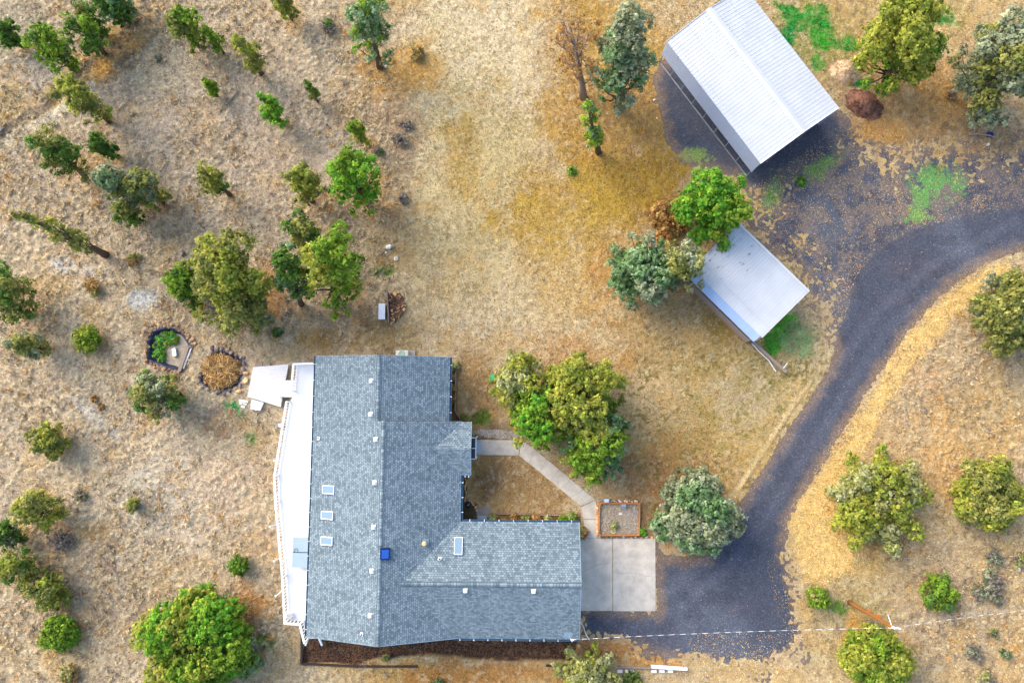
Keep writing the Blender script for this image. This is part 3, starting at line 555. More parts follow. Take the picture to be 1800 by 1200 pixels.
for (cx, cy, rx, ry, rot, c) in GREENS:
    if cx > 1150: GC = lerp(GC, S(*c, .9), .85 * (1 - smooth(.5, 1.2, zone(PX, PY, cx, cy, rx, ry, rot) + (n2 - .5) * 1.6 + (n3 - .5) * 1.2)))
for off in (-19, 19):
    trk = linesd(PX + off * .8, PY + off * .55, [(1090, 1095), (1180, 1060), (1262, 990), (1330, 900), (1415, 770), (1480, 665), (1550, 565), (1650, 480), (1800, 400)])
    GC = lerp(GC, S(104, 106, 118), (1 - smooth(3, 14, trk + (n2 - .5) * 12)) * .16)
GC = lerp(GC, S(150, 120, 84), (1 - smooth(2, 26, dv + (n2 - .5) * 20)) * .4)
inn = gsd[QUADS] > 0; full = QUADS[inn.all(1)]; part = QUADS[inn.any(1) & ~inn.all(1)]
DV = [V + np.array([0, 0, .008])]; TR = [full[:, [0, 1, 2]], full[:, [0, 2, 3]]]; DC = [GC]; nv = len(V); ev = []; ec = []; et = []
for q in part:                                        # clip the border cells along the zero line
    out = []
    for i in range(4):
        p, r_n = q[i], q[(i + 1) % 4]; gp, gr = gsd[p], gsd[r_n]
        if gp > 0: out.append(p)
        if (gp > 0) != (gr > 0): t_ = gp / (gp - gr); ev.append(V[p] * (1 - t_) + V[r_n] * t_ + np.array([0, 0, .008])); ec.append(GC[p]); out.append(nv + len(ev) - 1)
    for i in range(1, len(out) - 1): et.append((out[0], out[i], out[i + 1]))
T_ = np.concatenate(TR + [np.array(et)]); AV = np.concatenate([DV[0], np.array(ev)]); AC = np.concatenate([GC, np.array(ec)]); us, inv = np.unique(T_, return_inverse=True)
d = npmesh('driveway', AV[us], inv.reshape(T_.shape), AC[us], M['gravel'], smooth_=True); d['kind'] = 'structure'

# ------------------------------------------------------------------ scattered dry grass, tufts, leaves (stuff)
bad_polys = [[(500, 640), (790, 625), (830, 740), (830, 835), (812, 917), (1018, 917), (1018, 1122), (540, 1118), (485, 960)], [(1018, 946), (1152, 946), (1152, 1073), (1018, 1073)], [(838, 772), (916, 774), (1048, 880), (1048, 946), (1024, 946), (1021, 890), (912, 800), (838, 799)], POND1, POND2, [(435, 640), (505, 640), (505, 712), (435, 712)], [(838, 890), (863, 890), (863, 915), (838, 915)]]
BADF = np.zeros(len(xf), bool)
for bp_ in bad_polys: BADF |= polysd(PX, PY, bp_) > -2
def blades(name, n, xr, yr, keep, lmin, lmax, wmin, wmax, lift, var, colf=None, seed=1):
    r = np.random.default_rng(seed); x = r.uniform(*xr, n); y = r.uniform(*yr, n); k = nearest(x, y)
    ok = keep(k, r) & ~BADF[k]; x = x[ok]; y = y[ok]; k = k[ok]; n = len(x)
    L = r.uniform(lmin, lmax, n); W = r.uniform(wmin, wmax, n); a = r.uniform(0, 6.283, n); el = r.uniform(*lift, n)
    dx = np.cos(a); dy = np.sin(a); z = ZG[k] - .01
    p0 = np.stack([x - dy * W / 2, y + dx * W / 2, z], 1); p1 = np.stack([x + dy * W / 2, y - dx * W / 2, z], 1)
    p2 = np.stack([x + dx * L * np.cos(el), y + dy * L * np.cos(el), z + L * np.sin(el) + .02], 1)
    Vv = np.stack([p0, p1, p2], 1).reshape(-1, 3); F = np.arange(3 * n).reshape(-1, 3)
    c = CG[k] if colf is None else colf(k, r, n)
    c = c * r.uniform(1 - var, 1 + var, (n, 1)) * r.uniform(.93, 1.07, (n, 3))
    o = npmesh(name, Vv, F, np.repeat(np.clip(c, 0, .9), 3, 0), M['blade']); o['kind'] = 'stuff'; return o
TF = tuft_field(xf, yf, PX, PY); ong = gsd > 0; clus0 = fbm(xf, yf, 1.4, 888, 4)
o = blades('dry_grass', 340000, (-48, 48), (-25.5, 41), lambda k, r: ~ong[k], .10, .26, .03, .07, (.25, 1.1), .52, seed=3)
tag(o, 'short dry straw grass covering the ground all round the house', 'grass')
def tufts(name, n, keep, seed, colf, R=(.15, .34), nb=18, lab=''):
    r = np.random.default_rng(seed); x = r.uniform(-48, 48, n); y = r.uniform(-25, 40, n); k = nearest(x, y)
    ok = keep(k, r) & ~BADF[k] & ~ong[k]
    if name == 'bunchgrass': ok &= (TF[k] > .12) | (r.random(n) < .12)
    x = x[ok]; y = y[ok]; k = k[ok]; n = len(x); R_ = r.uniform(*R, n)
    base = colf(k, r, n); X = np.repeat(x, nb); Y = np.repeat(y, nb); K = np.repeat(k, nb); RR = np.repeat(R_, nb); m = n * nb
    a = r.uniform(0, 6.283, m); rr = np.sqrt(r.random(m)) * RR * .45; el = 1.25 - rr / (RR * .45) * .8 + r.uniform(-.15, .15, m); L = RR * r.uniform(.7, 1.3, m); W = r.uniform(.02, .05, m)
    bx = X + np.cos(a) * rr; by = Y + np.sin(a) * rr; b2 = a + r.uniform(-.6, .6, m); dx = np.cos(b2); dy = np.sin(b2); z = ZG[K] - .03
    p0 = np.stack([bx - dy * W, by + dx * W, z], 1); p1 = np.stack([bx + dy * W, by - dx * W, z], 1); p2 = np.stack([bx + dx * L * np.cos(el), by + dy * L * np.cos(el), z + L * np.sin(el)], 1)
    c = np.repeat(base, nb, 0) * r.uniform(.6, 1.35, (m, 1))
    o = npmesh(name, np.stack([p0, p1, p2], 1).reshape(-1, 3), np.arange(3 * m).reshape(-1, 3), np.repeat(np.clip(c, 0, .9), 3, 0), M['blade']); o['kind'] = 'stuff'; tag(o, lab, 'grass'); return o
clus = fbm(xf, yf, 6, 777, 3)
def tcol(k, r, n):
    c = CG[k] * .4 + np.array(S(222, 196, 152, .85)) * .6; t = r.random(n); c[t < .07] = np.array(S(216, 166, 92, .8)); c[t > .9] = np.array(S(158, 140, 126, .8)); return c
tufts('bunchgrass', 90000, lambda k, r: ((PX[k] < 690) | ((PX[k] > 1560) & (PY[k] > 600))) & (clus[k] > .36 + r.random(len(k)) * .2), 5, tcol, lab='tan bunchgrass clumps dotted over the open slopes')
def gcol(k, r, n): return CG[k] * np.array([.9, 1.0, .9])
grn = (CG[:, 1] > CG[:, 0] * 1.12)
tufts('green_grass', 26000, lambda k, r: grn[k], 6, gcol, R=(.10, .22), nb=14, lab='patches of fresh green grass by the metal roofs and pond')
orange = np.array(S(222, 160, 70, .85))
def wildcol(k, r, n): return np.array(S(216, 160, 80, .85)) * r.uniform(.7, 1.2, (n, 1)) * np.ones((n, 3))
tz = np.full(len(xf), 9.)
for t in TREES: tz = np.minimum(tz, zone(PX, PY, t[2][0] + t[4] * .2, t[2][1], t[4] * 1.25, t[4] * 1.1, 0))
tufts('orange_grass', 5500, lambda k, r: ((tz[k] < 1.0) & (r.random(len(k)) < .35)) | ((zone(PX[k], PY[k], 215, 90, 95, 26, -48) < 1) & (r.random(len(k)) < .7)), 8, wildcol, R=(.16, .36), nb=16, lab='orange dry grass under the trees and along the gully')
vd = polysd(PX, PY, VERGE)
def lcol(k, r, n):
    p = np.array([S(244, 200, 112, .9), S(232, 176, 84, .9), S(206, 140, 62, .9), S(250, 226, 170, .9)]); return p[r.integers(0, 4, n)]
o = blades('fallen_leaves', 230000, (15, 48), (-25, 25), lambda k, r: ((vd[k] > -14 + r.random(len(k)) * 16) & (r.random(len(k)) < .9)) | (((mix[k] > .3) | ((dv[k] > -4) & (dv[k] < 42) & (east[k] > .3)) | ((PY[k] > 1110) & (PX[k] < 1400))) & (dv[k] > -20) & (r.random(len(k)) < .22 + .3 * (n1[k] < .47))) | (r.random(len(k)) < .006), .06, .13, .05, .09, (0, .5), .3, lcol, seed=9)
tag(o, 'yellow leaves and straw strewn along the outer verge of the drive', 'leaves')
def scol(k, r, n): return np.array([S(206, 192, 170, .8), S(150, 150, 160, .8), S(186, 140, 90, .8)])[r.integers(0, 3, n)]
def pcol(k, r, n): return np.array([S(214, 204, 196, .85), S(186, 166, 150, .85), S(226, 218, 206, .85)])[r.integers(0, 3, n)]
o = blades('pebbles', 14000, (-48, 48), (-25.5, 41), lambda k, r: ~ong[k], .05, .11, .05, .10, (.1, .5), .2, pcol, seed=21); tag(o, 'pale pebbles dotted over the dry ground', 'pebbles')
o = blades('white_gravel', 40000, (-4, 2), (-4.5, -2), lambda k, r: (zone(PX[k], PY[k], 872, 762, 38, 7, 4) < 1) & (r.random(len(k)) < .5), .05, .12, .05, .10, (.1, .5), .25, pcol, seed=25); tag(o, 'strip of pale gravel along the upper edge of the front walk', 'gravel')
def dcol(k, r, n): return CG[k] * .55
o = blades('dead_thatch', 90000, (-48, 48), (-25.5, 41), lambda k, r: ~ong[k] & (clus0[k] > .45), .10, .22, .05, .09, (.1, .8), .3, dcol, seed=22); tag(o, 'darker dead thatch between the dry grass blades', 'grass')
o = blades('gravel_specks', 34000, (10, 48), (-25, 32), lambda k, r: ong[k] & (r.random(len(k)) < .35), .04, .09, .04, .07, (0, .4), .3, scol, seed=12)
tag(o, 'pale chips and straw scattered over the dark gravel drive', 'gravel')
def mcol(k, r, n): return np.array([S(120, 88, 74, .8), S(180, 136, 96, .8), S(70, 48, 42, .8)])[r.integers(0, 3, n)]
mul = polysd(PX, PY, MULCH) > 1; BADF &= ~mul
o = blades('bark_mulch', 90000, (-19, 7), (-24, -20), lambda k, r: mul[k], .05, .14, .03, .06, (0, .6), .35, mcol, seed=13)
tag(o, 'dark brown bark mulch in the bed below the house', 'mulch')

# ================================================================== TREES
def foliage(lobes, pal, leaf=.13, clump=.36, dens=1.0, seed=0, zmin=.05, up=.55):
    r = np.random.default_rng(seed); Vs = []; Cs = []
    for (c, rd, ci) in lobes:
        c = np.array(c); rd = np.array(rd); A = 4 * math.pi * ((rd[0] * rd[1] + rd[0] * rd[2] + rd[1] * rd[2]) / 3)
        nc = max(4, int(A / (clump * clump * 2.2) * dens))
        dn = r.normal(size=(nc, 3)); dn /= np.linalg.norm(dn, axis=1)[:, None]; dn[:, 2] = np.where((dn[:, 2] < -.25) & (r.random(nc) < .6), -dn[:, 2], dn[:, 2])
        pos = c + dn * rd * r.uniform(.55, 1.22, (nc, 1)); kp = pos[:, 2] > zmin; pos = pos[kp]; dn = dn[kp]; nc = len(pos)
        if nc == 0: continue
        base = np.array(PAL[pal[ci % len(pal)]]); w3 = r.random(nc); bi = np.where(w3 < .5, 0, np.where(w3 < .8, 1, 2))
        cc = base[bi] * r.uniform(.7, 1.3, (nc, 1)); sz = clump * r.uniform(.55, 1.25, nc); nl = 20
        m = nc * nl; q = r.normal(size=(m, 3)); q /= np.linalg.norm(q, axis=1)[:, None]
        D = np.repeat(dn, nl, 0); q = q + D * .5; lp = np.repeat(pos, nl, 0) + q * np.repeat(sz, nl)[:, None] * r.uniform(.35, 1.0, (m, 1))
        nrm = q * .6 + D * .3 + r.normal(size=(m, 3)) * .45 + np.array([0, 0, up]); nrm /= np.linalg.norm(nrm, axis=1)[:, None]
        t = np.cross(nrm, r.normal(size=(m, 3))); t /= np.linalg.norm(t, axis=1)[:, None] + 1e-9; b = np.cross(nrm, t)
        s1 = (leaf * r.uniform(.35, 1.6, m))[:, None]; s2 = s1 * r.uniform(.4, .8, m)[:, None]
        Vs.append(np.stack([lp - t * s1, lp - b * s2 + nrm * s2 * .2, lp + t * s1, lp + b * s2 + nrm * s2 * .2], 1).reshape(-1, 3))
        lc = np.repeat(cc, nl, 0) * r.uniform(.72, 1.3, (m, 1)); Cs.append(np.repeat(np.clip(lc, 0, .8), 4, 0))
    V_ = np.concatenate(Vs); C_ = np.concatenate(Cs); return V_, np.arange(len(V_)).reshape(-1, 4), C_
def make_tree(i, spec):
    name, label, B, T, Rp, pal, shape = spec
    rnd = random.Random(100 + i); b = G(*B); b.z = gz(b.x, b.y) - .05
    far_ = math.hypot(B[0] - 900, B[1] - 710) > 330
    R = Rp / 20.5 * (1.85 if shape == 'cone' else 1.6 if shape == 'tall' else 1.0)
    if shape in ('low',): h = 1.0
    elif far_: h = min(height(B, T), 11.5)
    else: h = 1.2 + R * 1.5
    h = max(h, .9 + R * .55) if name != 'brush_pile' else 1.1
    if 'juniper' in name or 'tree' in name:
        h = min(h, 3.2 * R + 3.4 + (4 if shape == 'tall' else 0))
    top = G(T[0], T[1], h); tp = Vector((top.x, top.y, h)); base = Vector((b.x, b.y, 0))
    lean = tp - base; lean.z = h
    cat = {'juniper_tree': 'tree', 'young_juniper': 'shrub', 'dead_tree': 'tree', 'sage_tree': 'tree', 'brush_pile': 'bush'}[name]
    rt = root(name, (b.x, b.y, b.z), 0, label, cat, {'juniper_tree': 'juniper trees around the house', 'young_juniper': 'young junipers and low bushes', 'sage_tree': 'silvery broad crowned trees'}.get(name))
    ax = lambda t: Vector((lean.x * t, lean.y * t, h * t))
    lobes = []; nl = {'cone': 14, 'tall': 16, 'wide': 14, 'round': 14, 'dense': 22, 'star': 8, 'bare': 16, 'low': 8}[shape]
    if R > 2.4: nl = int(nl * 1.5)
    if shape in ('cone', 'tall'):
        for k in range(nl):
            t = .22 + .78 * k / (nl - 1); rr = R * min(1, .45 + (t - .2) * 2.6) * (1.08 - t) ** .7 * (1.3 if shape == 'cone' else 1.0)
            a = rnd.uniform(0, 6.28); off = rr * rnd.uniform(.2, .75); c = ax(min(t, .96)) + Vector((math.cos(a) * off, math.sin(a) * off, 0)); s = max(rr * rnd.uniform(.3, .55), .13)
            lobes.append((c, (s, s, max(s, h * .05)), rnd.randrange(9)))
    else:
        z0 = {'wide': .18, 'round': .18, 'dense': .16, 'star': .25, 'bare': .35, 'low': .1}[shape]
        for k in range(nl):
            t = z0 + (1 - z0) * ((k + .5) / nl) ** .85; e = math.sqrt(max(0, 1 - ((t - (z0 + .22)) / (1 - z0 + .02)) ** 2)) if t > z0 + .22 else .9
            a = k * 2.4 + rnd.uniform(-.5, .5); off = R * e * rnd.uniform(.4, .86); s = R * rnd.uniform(.2, .36) * (1.08 if shape == 'dense' else 1.0)
            if R < 1.3: s = R * rnd.uniform(.36, .52)
            c = ax(min(t, .93)) + Vector((math.cos(a) * off, math.sin(a) * off, 0)); lobes.append((c, (s, s, s * .85), rnd.randrange(9)))
        if shape != 'bare': lobes.append((ax(.62), (R * .5, R * .5, h * .22), 0)); lobes.append((ax(.9), (R * .36, R * .36, h * .1), 1))
        if shape not in ('bare', 'low', 'star') and R > .8:
            ns = 14 if R > 2 else 8
            for k in range(ns):                       # ragged outer sprays
                a = k * 6.283 / ns + rnd.uniform(-.3, .3); t = rnd.uniform(z0 + .08, .75); q = rnd.uniform(.82, 1.08) * (.8 if shape == 'dense' else 1); s = R * rnd.uniform(.09, .17)
                lobes.append((ax(t) + Vector((math.cos(a) * R * q, math.sin(a) * R * q, 0)), (s, s, s * .8), rnd.randrange(9)))
        if shape == 'star':
            for k in range(9):
                a = k * .7 + rnd.uniform(-.15, .15)
                for q, s in ((.75, .22), (1.0, .16), (1.2, .11)):
                    lobes.append((ax(.5) + Vector((math.cos(a) * R * q, math.sin(a) * R * q, q * .2)), (R * s, R * s, R * s * .8), k))
    leaf = .085 if R < 1.0 else .10 if R < 2 else .112; clump = .18 if R < .8 else .24 if R < 1.5 else .29
    dens = {'bare': .45, 'low': .75, 'cone': .8, 'tall': .8}.get(shape, 1.0)
    L2 = [(tuple(c), tuple(max(q, .12) for q in rd), ci) for c, rd, ci in lobes]
    V_, F_, C_ = foliage(L2, pal, leaf if shape != 'bare' else .08, clump, dens, 500 + i, zmin=.1)
    npmesh('crown' if shape != 'low' else 'twigs', V_, F_, C_, M['leaf'], rt)
    m = MB(); r0 = (.05 + .022 * h * min(1, R / 1.8) + .015 * R) * .85
    wob = [Vector((rnd.uniform(-.1, .1), rnd.uniform(-.1, .1), 0)) * min(1, R) for _ in range(6)]
    pts = [ax(k / 5 * .92) + wob[k] * (0 if k == 0 else 1) for k in range(6)]
    if shape != 'low': m.tube(pts, [r0 * (1.25 - .2 * k) if k else r0 * 1.5 for k in range(6)], 8)
    for c, rd, ci in lobes:
        t = min(max(c.z / h - .22, .12), .8); k = t / .92 * 5; k0 = int(k); s = pts[k0].lerp(pts[min(k0 + 1, 5)], k - k0)
        if shape == 'low': s = Vector((0, 0, 0))
        e = s.lerp(c, 1.0); md = s.lerp(e, .5) + Vector((rnd.uniform(-.15, .15), rnd.uniform(-.15, .15), -.1 * (e - s).length))
        rl = r0 * .38; m.tube([s, md, e], [rl, rl * .6, rl * .25], 5)
        ntw = 16 if shape == 'bare' else 22 if shape == 'low' else (5 if R > 1.2 else 2)
        for _ in range(ntw):
            d_ = Vector((rnd.gauss(0, 1), rnd.gauss(0, 1), rnd.gauss(.3, .7))).normalized(); q0 = md.lerp(e, rnd.random()); q1 = q0 + d_ * max(rd) * rnd.uniform(.8, 1.35)
            m.tube([q0, q0.lerp(q1, .55) + Vector((rnd.uniform(-.1, .1), rnd.uniform(-.1, .1), 0)), q1], [rl * .32, rl * .22, .008], 4, False)
    m.build('trunk', M['deadwood'] if shape in ('bare',) else M['rust'] if shape == 'low' else M['bark'], rt, True)
for i, s_ in enumerate(TREES): make_tree(i, s_)

# grey sagebrush and small brush (individual shrubs)
BRUSH = [
 ('bluish grey leafless bush near the top, left of the tall blue green juniper', (578, 50), 16, 'W', 'D'), ('small grey bush on the slope right of the gully', (278, 104), 9, 'S', 'W'),
 ('purple grey leafless bush beside the golden olive juniper', (112, 950), 22, 'W', 'W'), ('dry twiggy bush in the left slope beneath an orange tuft', (145, 868), 12, 'W', 'O'),
 ('grey sagebrush under the right edge tree, upper of the right hand row', (1740, 978), 17, 'S', 'W'), ('wide grey sagebrush in the middle of the right hand row', (1735, 1018), 22, 'W', 'S'), ('grey green sagebrush at the left of the right hand row', (1722, 1040), 16, 'S', 'W'),
 ('pale grey sagebrush at the lower right of the right hand row', (1748, 1048), 15, 'W', 'S'), ('small dark sagebrush near the right edge beneath the cable', (1745, 1112), 9, 'S', 'O'), ('round grey sagebrush in the lower right ground', (1708, 1144), 17, 'W', 'S'),
 ('light green rabbit brush near the lower right corner', (1764, 1146), 11, 'S', 'T'), ('pale sagebrush at the bottom edge, lower right', (1728, 1190), 15, 'P', 'W'), ('grey bush with violet stems at the foot of the utility pole', (1531, 1098), 12, 'W', 'W'),
 ('grey brush on the slope edge left of the bare meadow, upper', (712, 220), 12, 'W', 'W'), ('grey brush on the slope edge left of the bare meadow, middle', (704, 248), 14, 'W', 'W'), ('grey brush on the slope edge left of the bare meadow, lower', (668, 268), 9, 'W', 'D'), ('dark grey brush right of the bright green dome juniper', (708, 352), 11, 'W', 'W'),
 ('orange tipped small bush left of the big yellow green juniper', (165, 506), 17, 'R', 'O'), ('golden brush tuft in the left slope, upper of two', (168, 702), 8, 'R', 'R'), ('golden brush tuft in the left slope, lower of two', (178, 714), 8, 'R', 'R'),
 ('golden dry bush left of the green grass at the mulch patch', (238, 458), 14, 'R', 'O'), ('bright emerald bush in the golden grass at centre top', (1005, 301), 8, 'B', 'G'), ('emerald clump at the edge of the parking gravel', (1410, 320), 9, 'B', 'B'),
 ('golden dry shrub at the bottom left near the yellow grass', (120, 1185), 22, 'R', 'P'), ('low green bush cut by the bottom edge below the mulch bed', (770, 1199), 18, 'T', 'D'), ('low green bush cut by the bottom edge right of the cream tree', (1110, 1196), 20, 'O', 'D'),
 ('orange dry bush right of the tall blue green juniper', (735, 98), 16, 'R', 'P'), ('dark dry bush under the silver tree at the top right', (1668, 168), 10, 'W', 'R'),
 ('dark green shrub left of the lawn below the three tree clump', (490, 586), 12, 'D', 'T'), ('dark leafy shrub in the grass behind the wooden rail', (1790, 985), 14, 'P', 'W'),
]
for i, (lab, p, rp, p1, p2) in enumerate(BRUSH):
    b = G(*p); R = rp / 20.5; rt = root('brush', (b.x, b.y, gz(b.x, b.y)), 0, lab, 'shrub', 'low brush and sagebrush'); rnd = random.Random(i + 900)
    L2 = [((rnd.uniform(-.5, .5) * R, rnd.uniform(-.5, .5) * R, R * rnd.uniform(.25, .5)), (R * .55, R * .55, R * .35), k) for k in range(5)]
    V_, F_, C_ = foliage(L2, p1 + p2, .05, .12, .45, 900 + i, zmin=.02); npmesh('crown', V_, F_, C_, M['leaf'], rt)
    m = MB()
    for k in range(60):
        a = rnd.uniform(0, 6.28); e = Vector((math.cos(a), math.sin(a), rnd.uniform(.3, 1.2))).normalized() * R * rnd.uniform(.7, 1.15); m.tube([(0, 0, 0), e * .5 + Vector((0, 0, .05)), e], [.018, .012, .006], 4, False)
    m.build('stems', M['deadwood'] if 'W' in p1 + p2 else M['bark'], rt)

# ================================================================== HOUSE  (local frame: x east, y north)
HO = G(680, 900, 0); HR = rad(-0.487)
house = root('house', (HO.x, HO.y, 0), HR, 'long single storey house with grey shingle gable roofs and a garage wing', 'house')
def hl(px, py, z=0.0):                                 # pixel -> house local
    p = G(px, py, z) - Vector((HO.x, HO.y, 0)); p.z = 0
    q = Matrix.Rotation(-HR, 3, 'Z') @ p; return Vector((q.x, q.y, z))
EZ = 3.4; SL = .34
def rp(x0, x1, xr, y0, y1, zr, name_):                 # gable with n-s ridge: two slopes
    for s, xe in ((-1, x0), (1, x1)):
        m = MB(); a, b = (y1, y0) if s < 0 else (y0, y1)
        m.slab((xe, a, EZ), (xe, b, EZ), (xr, b, zr), (xr, a, zr)); m.build('roof_slope', M['shingle'], house)
    m = MB()                                           # ridge cap, folded shingle strip
    n = int((y1 - y0) / .3)
    for k in range(n):
        ya = y0 + (y1 - y0) * k / n; yb = y0 + (y1 - y0) * (k + 1) / n + .03
        for s in (-1, 1):
            m.quad((xr, ya, zr + .035), (xr + s * .22, ya, zr + .03 - .22 * SL), (xr + s * .22, yb, zr + .012 - .22 * SL), (xr, yb, zr + .017), [(k * .26, .1), (k * .26, .2), (k * .26 + .2, .2), (k * .26 + .2, .1)] if s > 0 else [(k * .26, .1), (k * .26, .2), (k * .26 + .2, .2), (k * .26 + .2, .1)])
    m.build('ridge_cap', M['shingle'], house)
AX0, AX1, AY0, AY1 = -5.62, 5.57, 7.94, 13.2
BX0, BX1, BY0, BY1 = -5.60, 6.64, -9.30, 7.94
WY0, WY1, WX1 = -9.32, -0.14, 16.25
zA = EZ + SL * 5.6; xB = .52; zB = EZ + SL * 6.12; yW = (WY0 + WY1) / 2; zW = EZ + SL * 4.59
rp(AX0, AX1, 0, AY0, AY1, zA, 'a'); rp(BX0, BX1, xB, BY0 + .006, BY1, zB, 'b')
# garage wing, e-w ridge; valley cut along the main east slope
xv = BX1 - (zW - EZ) / SL
m = MB(); m.slab((WX1, WY1, EZ), (BX1 - .0, WY1, EZ), (xv, yW, zW), (WX1, yW, zW)); m.build('roof_slope', M['shingle'], house)
m = MB(); m.slab((BX1, WY0, EZ), (WX1, WY0, EZ), (WX1, yW, zW), (xv, yW, zW)); m.build('roof_slope', M['shingle'], house)
m = MB(); n = 46
for k in range(n):
    a = xv + .1 + (WX1 - xv - .1) * k / n; b = xv + .1 + (WX1 - xv - .1) * (k + 1) / n + .03
    for s in (-1, 1):
        q = [(a, yW, zW + .035), (a, yW + s * .24, zW + .03 - .24 * SL), (b, yW + s * .24, zW + .012 - .24 * SL), (b, yW, zW + .017)]; m.quad(*q, [(k * .26, .1), (k * .26, .2), (k * .26 + .2, .2), (k * .26 + .2, .1)])
m.build('ridge_cap', M['shingle'], house)
# entry cross gable
EY0, EY1, EX = 3.56, 7.90, 7.38; yE = (EY0 + EY1) / 2; zE = EZ + SL * (EY1 - EY0) / 2; xe = BX1 - (zE - EZ) / SL
m = MB(); m.slab((EX, EY1, EZ + .004), (BX1, EY1, EZ + .004), (xe, yE, zE + .004), (EX, yE, zE + .004)); m.build('roof_slope', M['shingle'], house)
m = MB(); m.slab((BX1, EY0, EZ + .004), (EX, EY0, EZ + .004), (EX, yE, zE + .004), (xe, yE, zE + .004)); m.build('roof_slope', M['shingle'], house)
# walls with window and door openings shown as set-in parts
wz = EZ - .10
m = MB()
m.prism([(AX0 + .45, BY0 + .5), (BX1 - .45, BY0 + .5), (BX1 - .45, EY0 + .3), (EX - .35, EY0 + .3), (EX - .35, EY1 - .3), (AX1 - .5, EY1 - .3), (AX1 - .5, AY1 - .4), (AX0 + .45, AY1 - .4)], -.3, wz)
m.prism([(BX1 - .449, WY0 + .503), (WX1 - .45, WY0 + .503), (WX1 - .45, WY1 - .45), (BX1 - .449, WY1 - .45)], -.3, wz)
for (x0, x1, xr, y, zr) in ((AX0 + .45, AX1 - .5, 0, AY1 - .4, zA), (BX0 + .45, BX1 - .45, xB, BY0 + .5, zB)):   # gable triangles
    n0 = len(m.v); t = .12; yo = y - t
    m.v += [(x0, y, wz), (x1, y, wz), (xr, y, zr - .3), (x0, yo + 2 * t * (y < 0), wz), (x1, yo + 2 * t * (y < 0), wz), (xr, yo + 2 * t * (y < 0), zr - .3)]
    m.face((n0, n0 + 1, n0 + 2)); m.face((n0 + 3, n0 + 4, n0 + 5)); m.face((n0, n0 + 2, n0 + 5, n0 + 3)); m.face((n0 + 1, n0 + 4, n0 + 5, n0 + 2))
for (y0, y1, yr, x, zr) in ((WY0 + .503, WY1 - .45, yW, WX1 - .45, zW), (EY0 + .3, EY1 - .3, yE, EX - .35, zE)):
    n0 = len(m.v); t = .12
    m.v += [(x, y0, wz), (x, y1, wz), (x, yr, zr - .3), (x - t, y0, wz), (x - t, y1, wz), (x - t, yr, zr - .3)]
    m.face((n0, n0 + 1, n0 + 2)); m.face((n0 + 3, n0 + 4, n0 + 5)); m.face((n0, n0 + 2, n0 + 5, n0 + 3)); m.face((n0 + 1, n0 + 4, n0 + 5, n0 + 2))
m.build('wall', M['siding'], house)
def window(x, y, z, wd, ht, ax):                       # ax 'x' = wall facing +-x
    s = (.06, wd, ht) if ax == 'x' else (wd, .06, ht); m = MB(); e = .06
    if ax == 'x':
        m.box((x, y - wd / 2, z), (.1, e, ht)); m.box((x, y + wd / 2, z), (.1, e, ht)); m.box((x, y, z - ht / 2), (.11, wd + e, e)); m.box((x, y, z + ht / 2), (.11, wd + e, e)); m.box((x, y, z), (.08, .04, ht))
    else:
        m.box((x - wd / 2, y, z), (e, .1, ht)); m.box((x + wd / 2, y, z), (e, .1, ht)); m.box((x, y, z - ht / 2), (wd + e, .11, e)); m.box((x, y, z + ht / 2), (wd + e, .11, e)); m.box((x, y, z), (.04, .08, ht))
    f = m.build('window', M['white'], house); g_ = MB(); g_.box((x, y, z), (s[0] * .5 if ax == 'x' else wd, wd if ax == 'x' else .03, ht)); g_.build('pane', M['winglass'], f)
for y, wd in ((11, 1.8), (7, 1.2), (4.2, 2.4), (-1.5, 1.2), (-4.6, 1.8), (-7.3, 1.2)): window(AX0 + .43, y, 2.0, wd, 1.3, 'x')
window(AX1 - .48, 10.6, 1.9, 1.8, 1.2, 'x'); window(BX1 - .43, 1.6, 1.9, 1.5, 1.2, 'x'); window(9.2, WY1 - .43, 1.9, 1.4, 1.1, 'y'); window(13, WY1 - .43, 1.9, 1.0, .9, 'y'); window(-2.4, BY0 + .48, 1.9, 1.4, 1.2, 'y'); window(3.5, BY0 + .48, 1.9, 1.4, 1.2, 'y'); window(12, WY0 + .48, 1.9, 1.2, .9, 'y')
m = MB(); x = WX1 - .42
m.box((x, -5.5, 1.15), (.06, 4.9, 2.3))
for k in range(1, 4): m.box((x + .035, -5.5, .02 + k * .56), (.02, 4.9, .03))
for k in range(8): 
    for r_i in range(4): m.box((x + .04, -5.5 - 2.15 + k * .614, .29 + r_i * .57), (.02, .46, .38))
gd = m.build('garage_door', M['white'], house)
m = MB(); m.box((EX - .33, yE + .3, 1.35), (.06, .95, 2.1)); m.box((EX - .3, yE + .3, 1.8), (.04, .6, .8)); fd = m.build('door', M['trim'], house)
m = MB(); m.box((EX - .26, yE - .05, 1.3), (.06, .04, .12)); m.build('handle', M['copper'], fd)
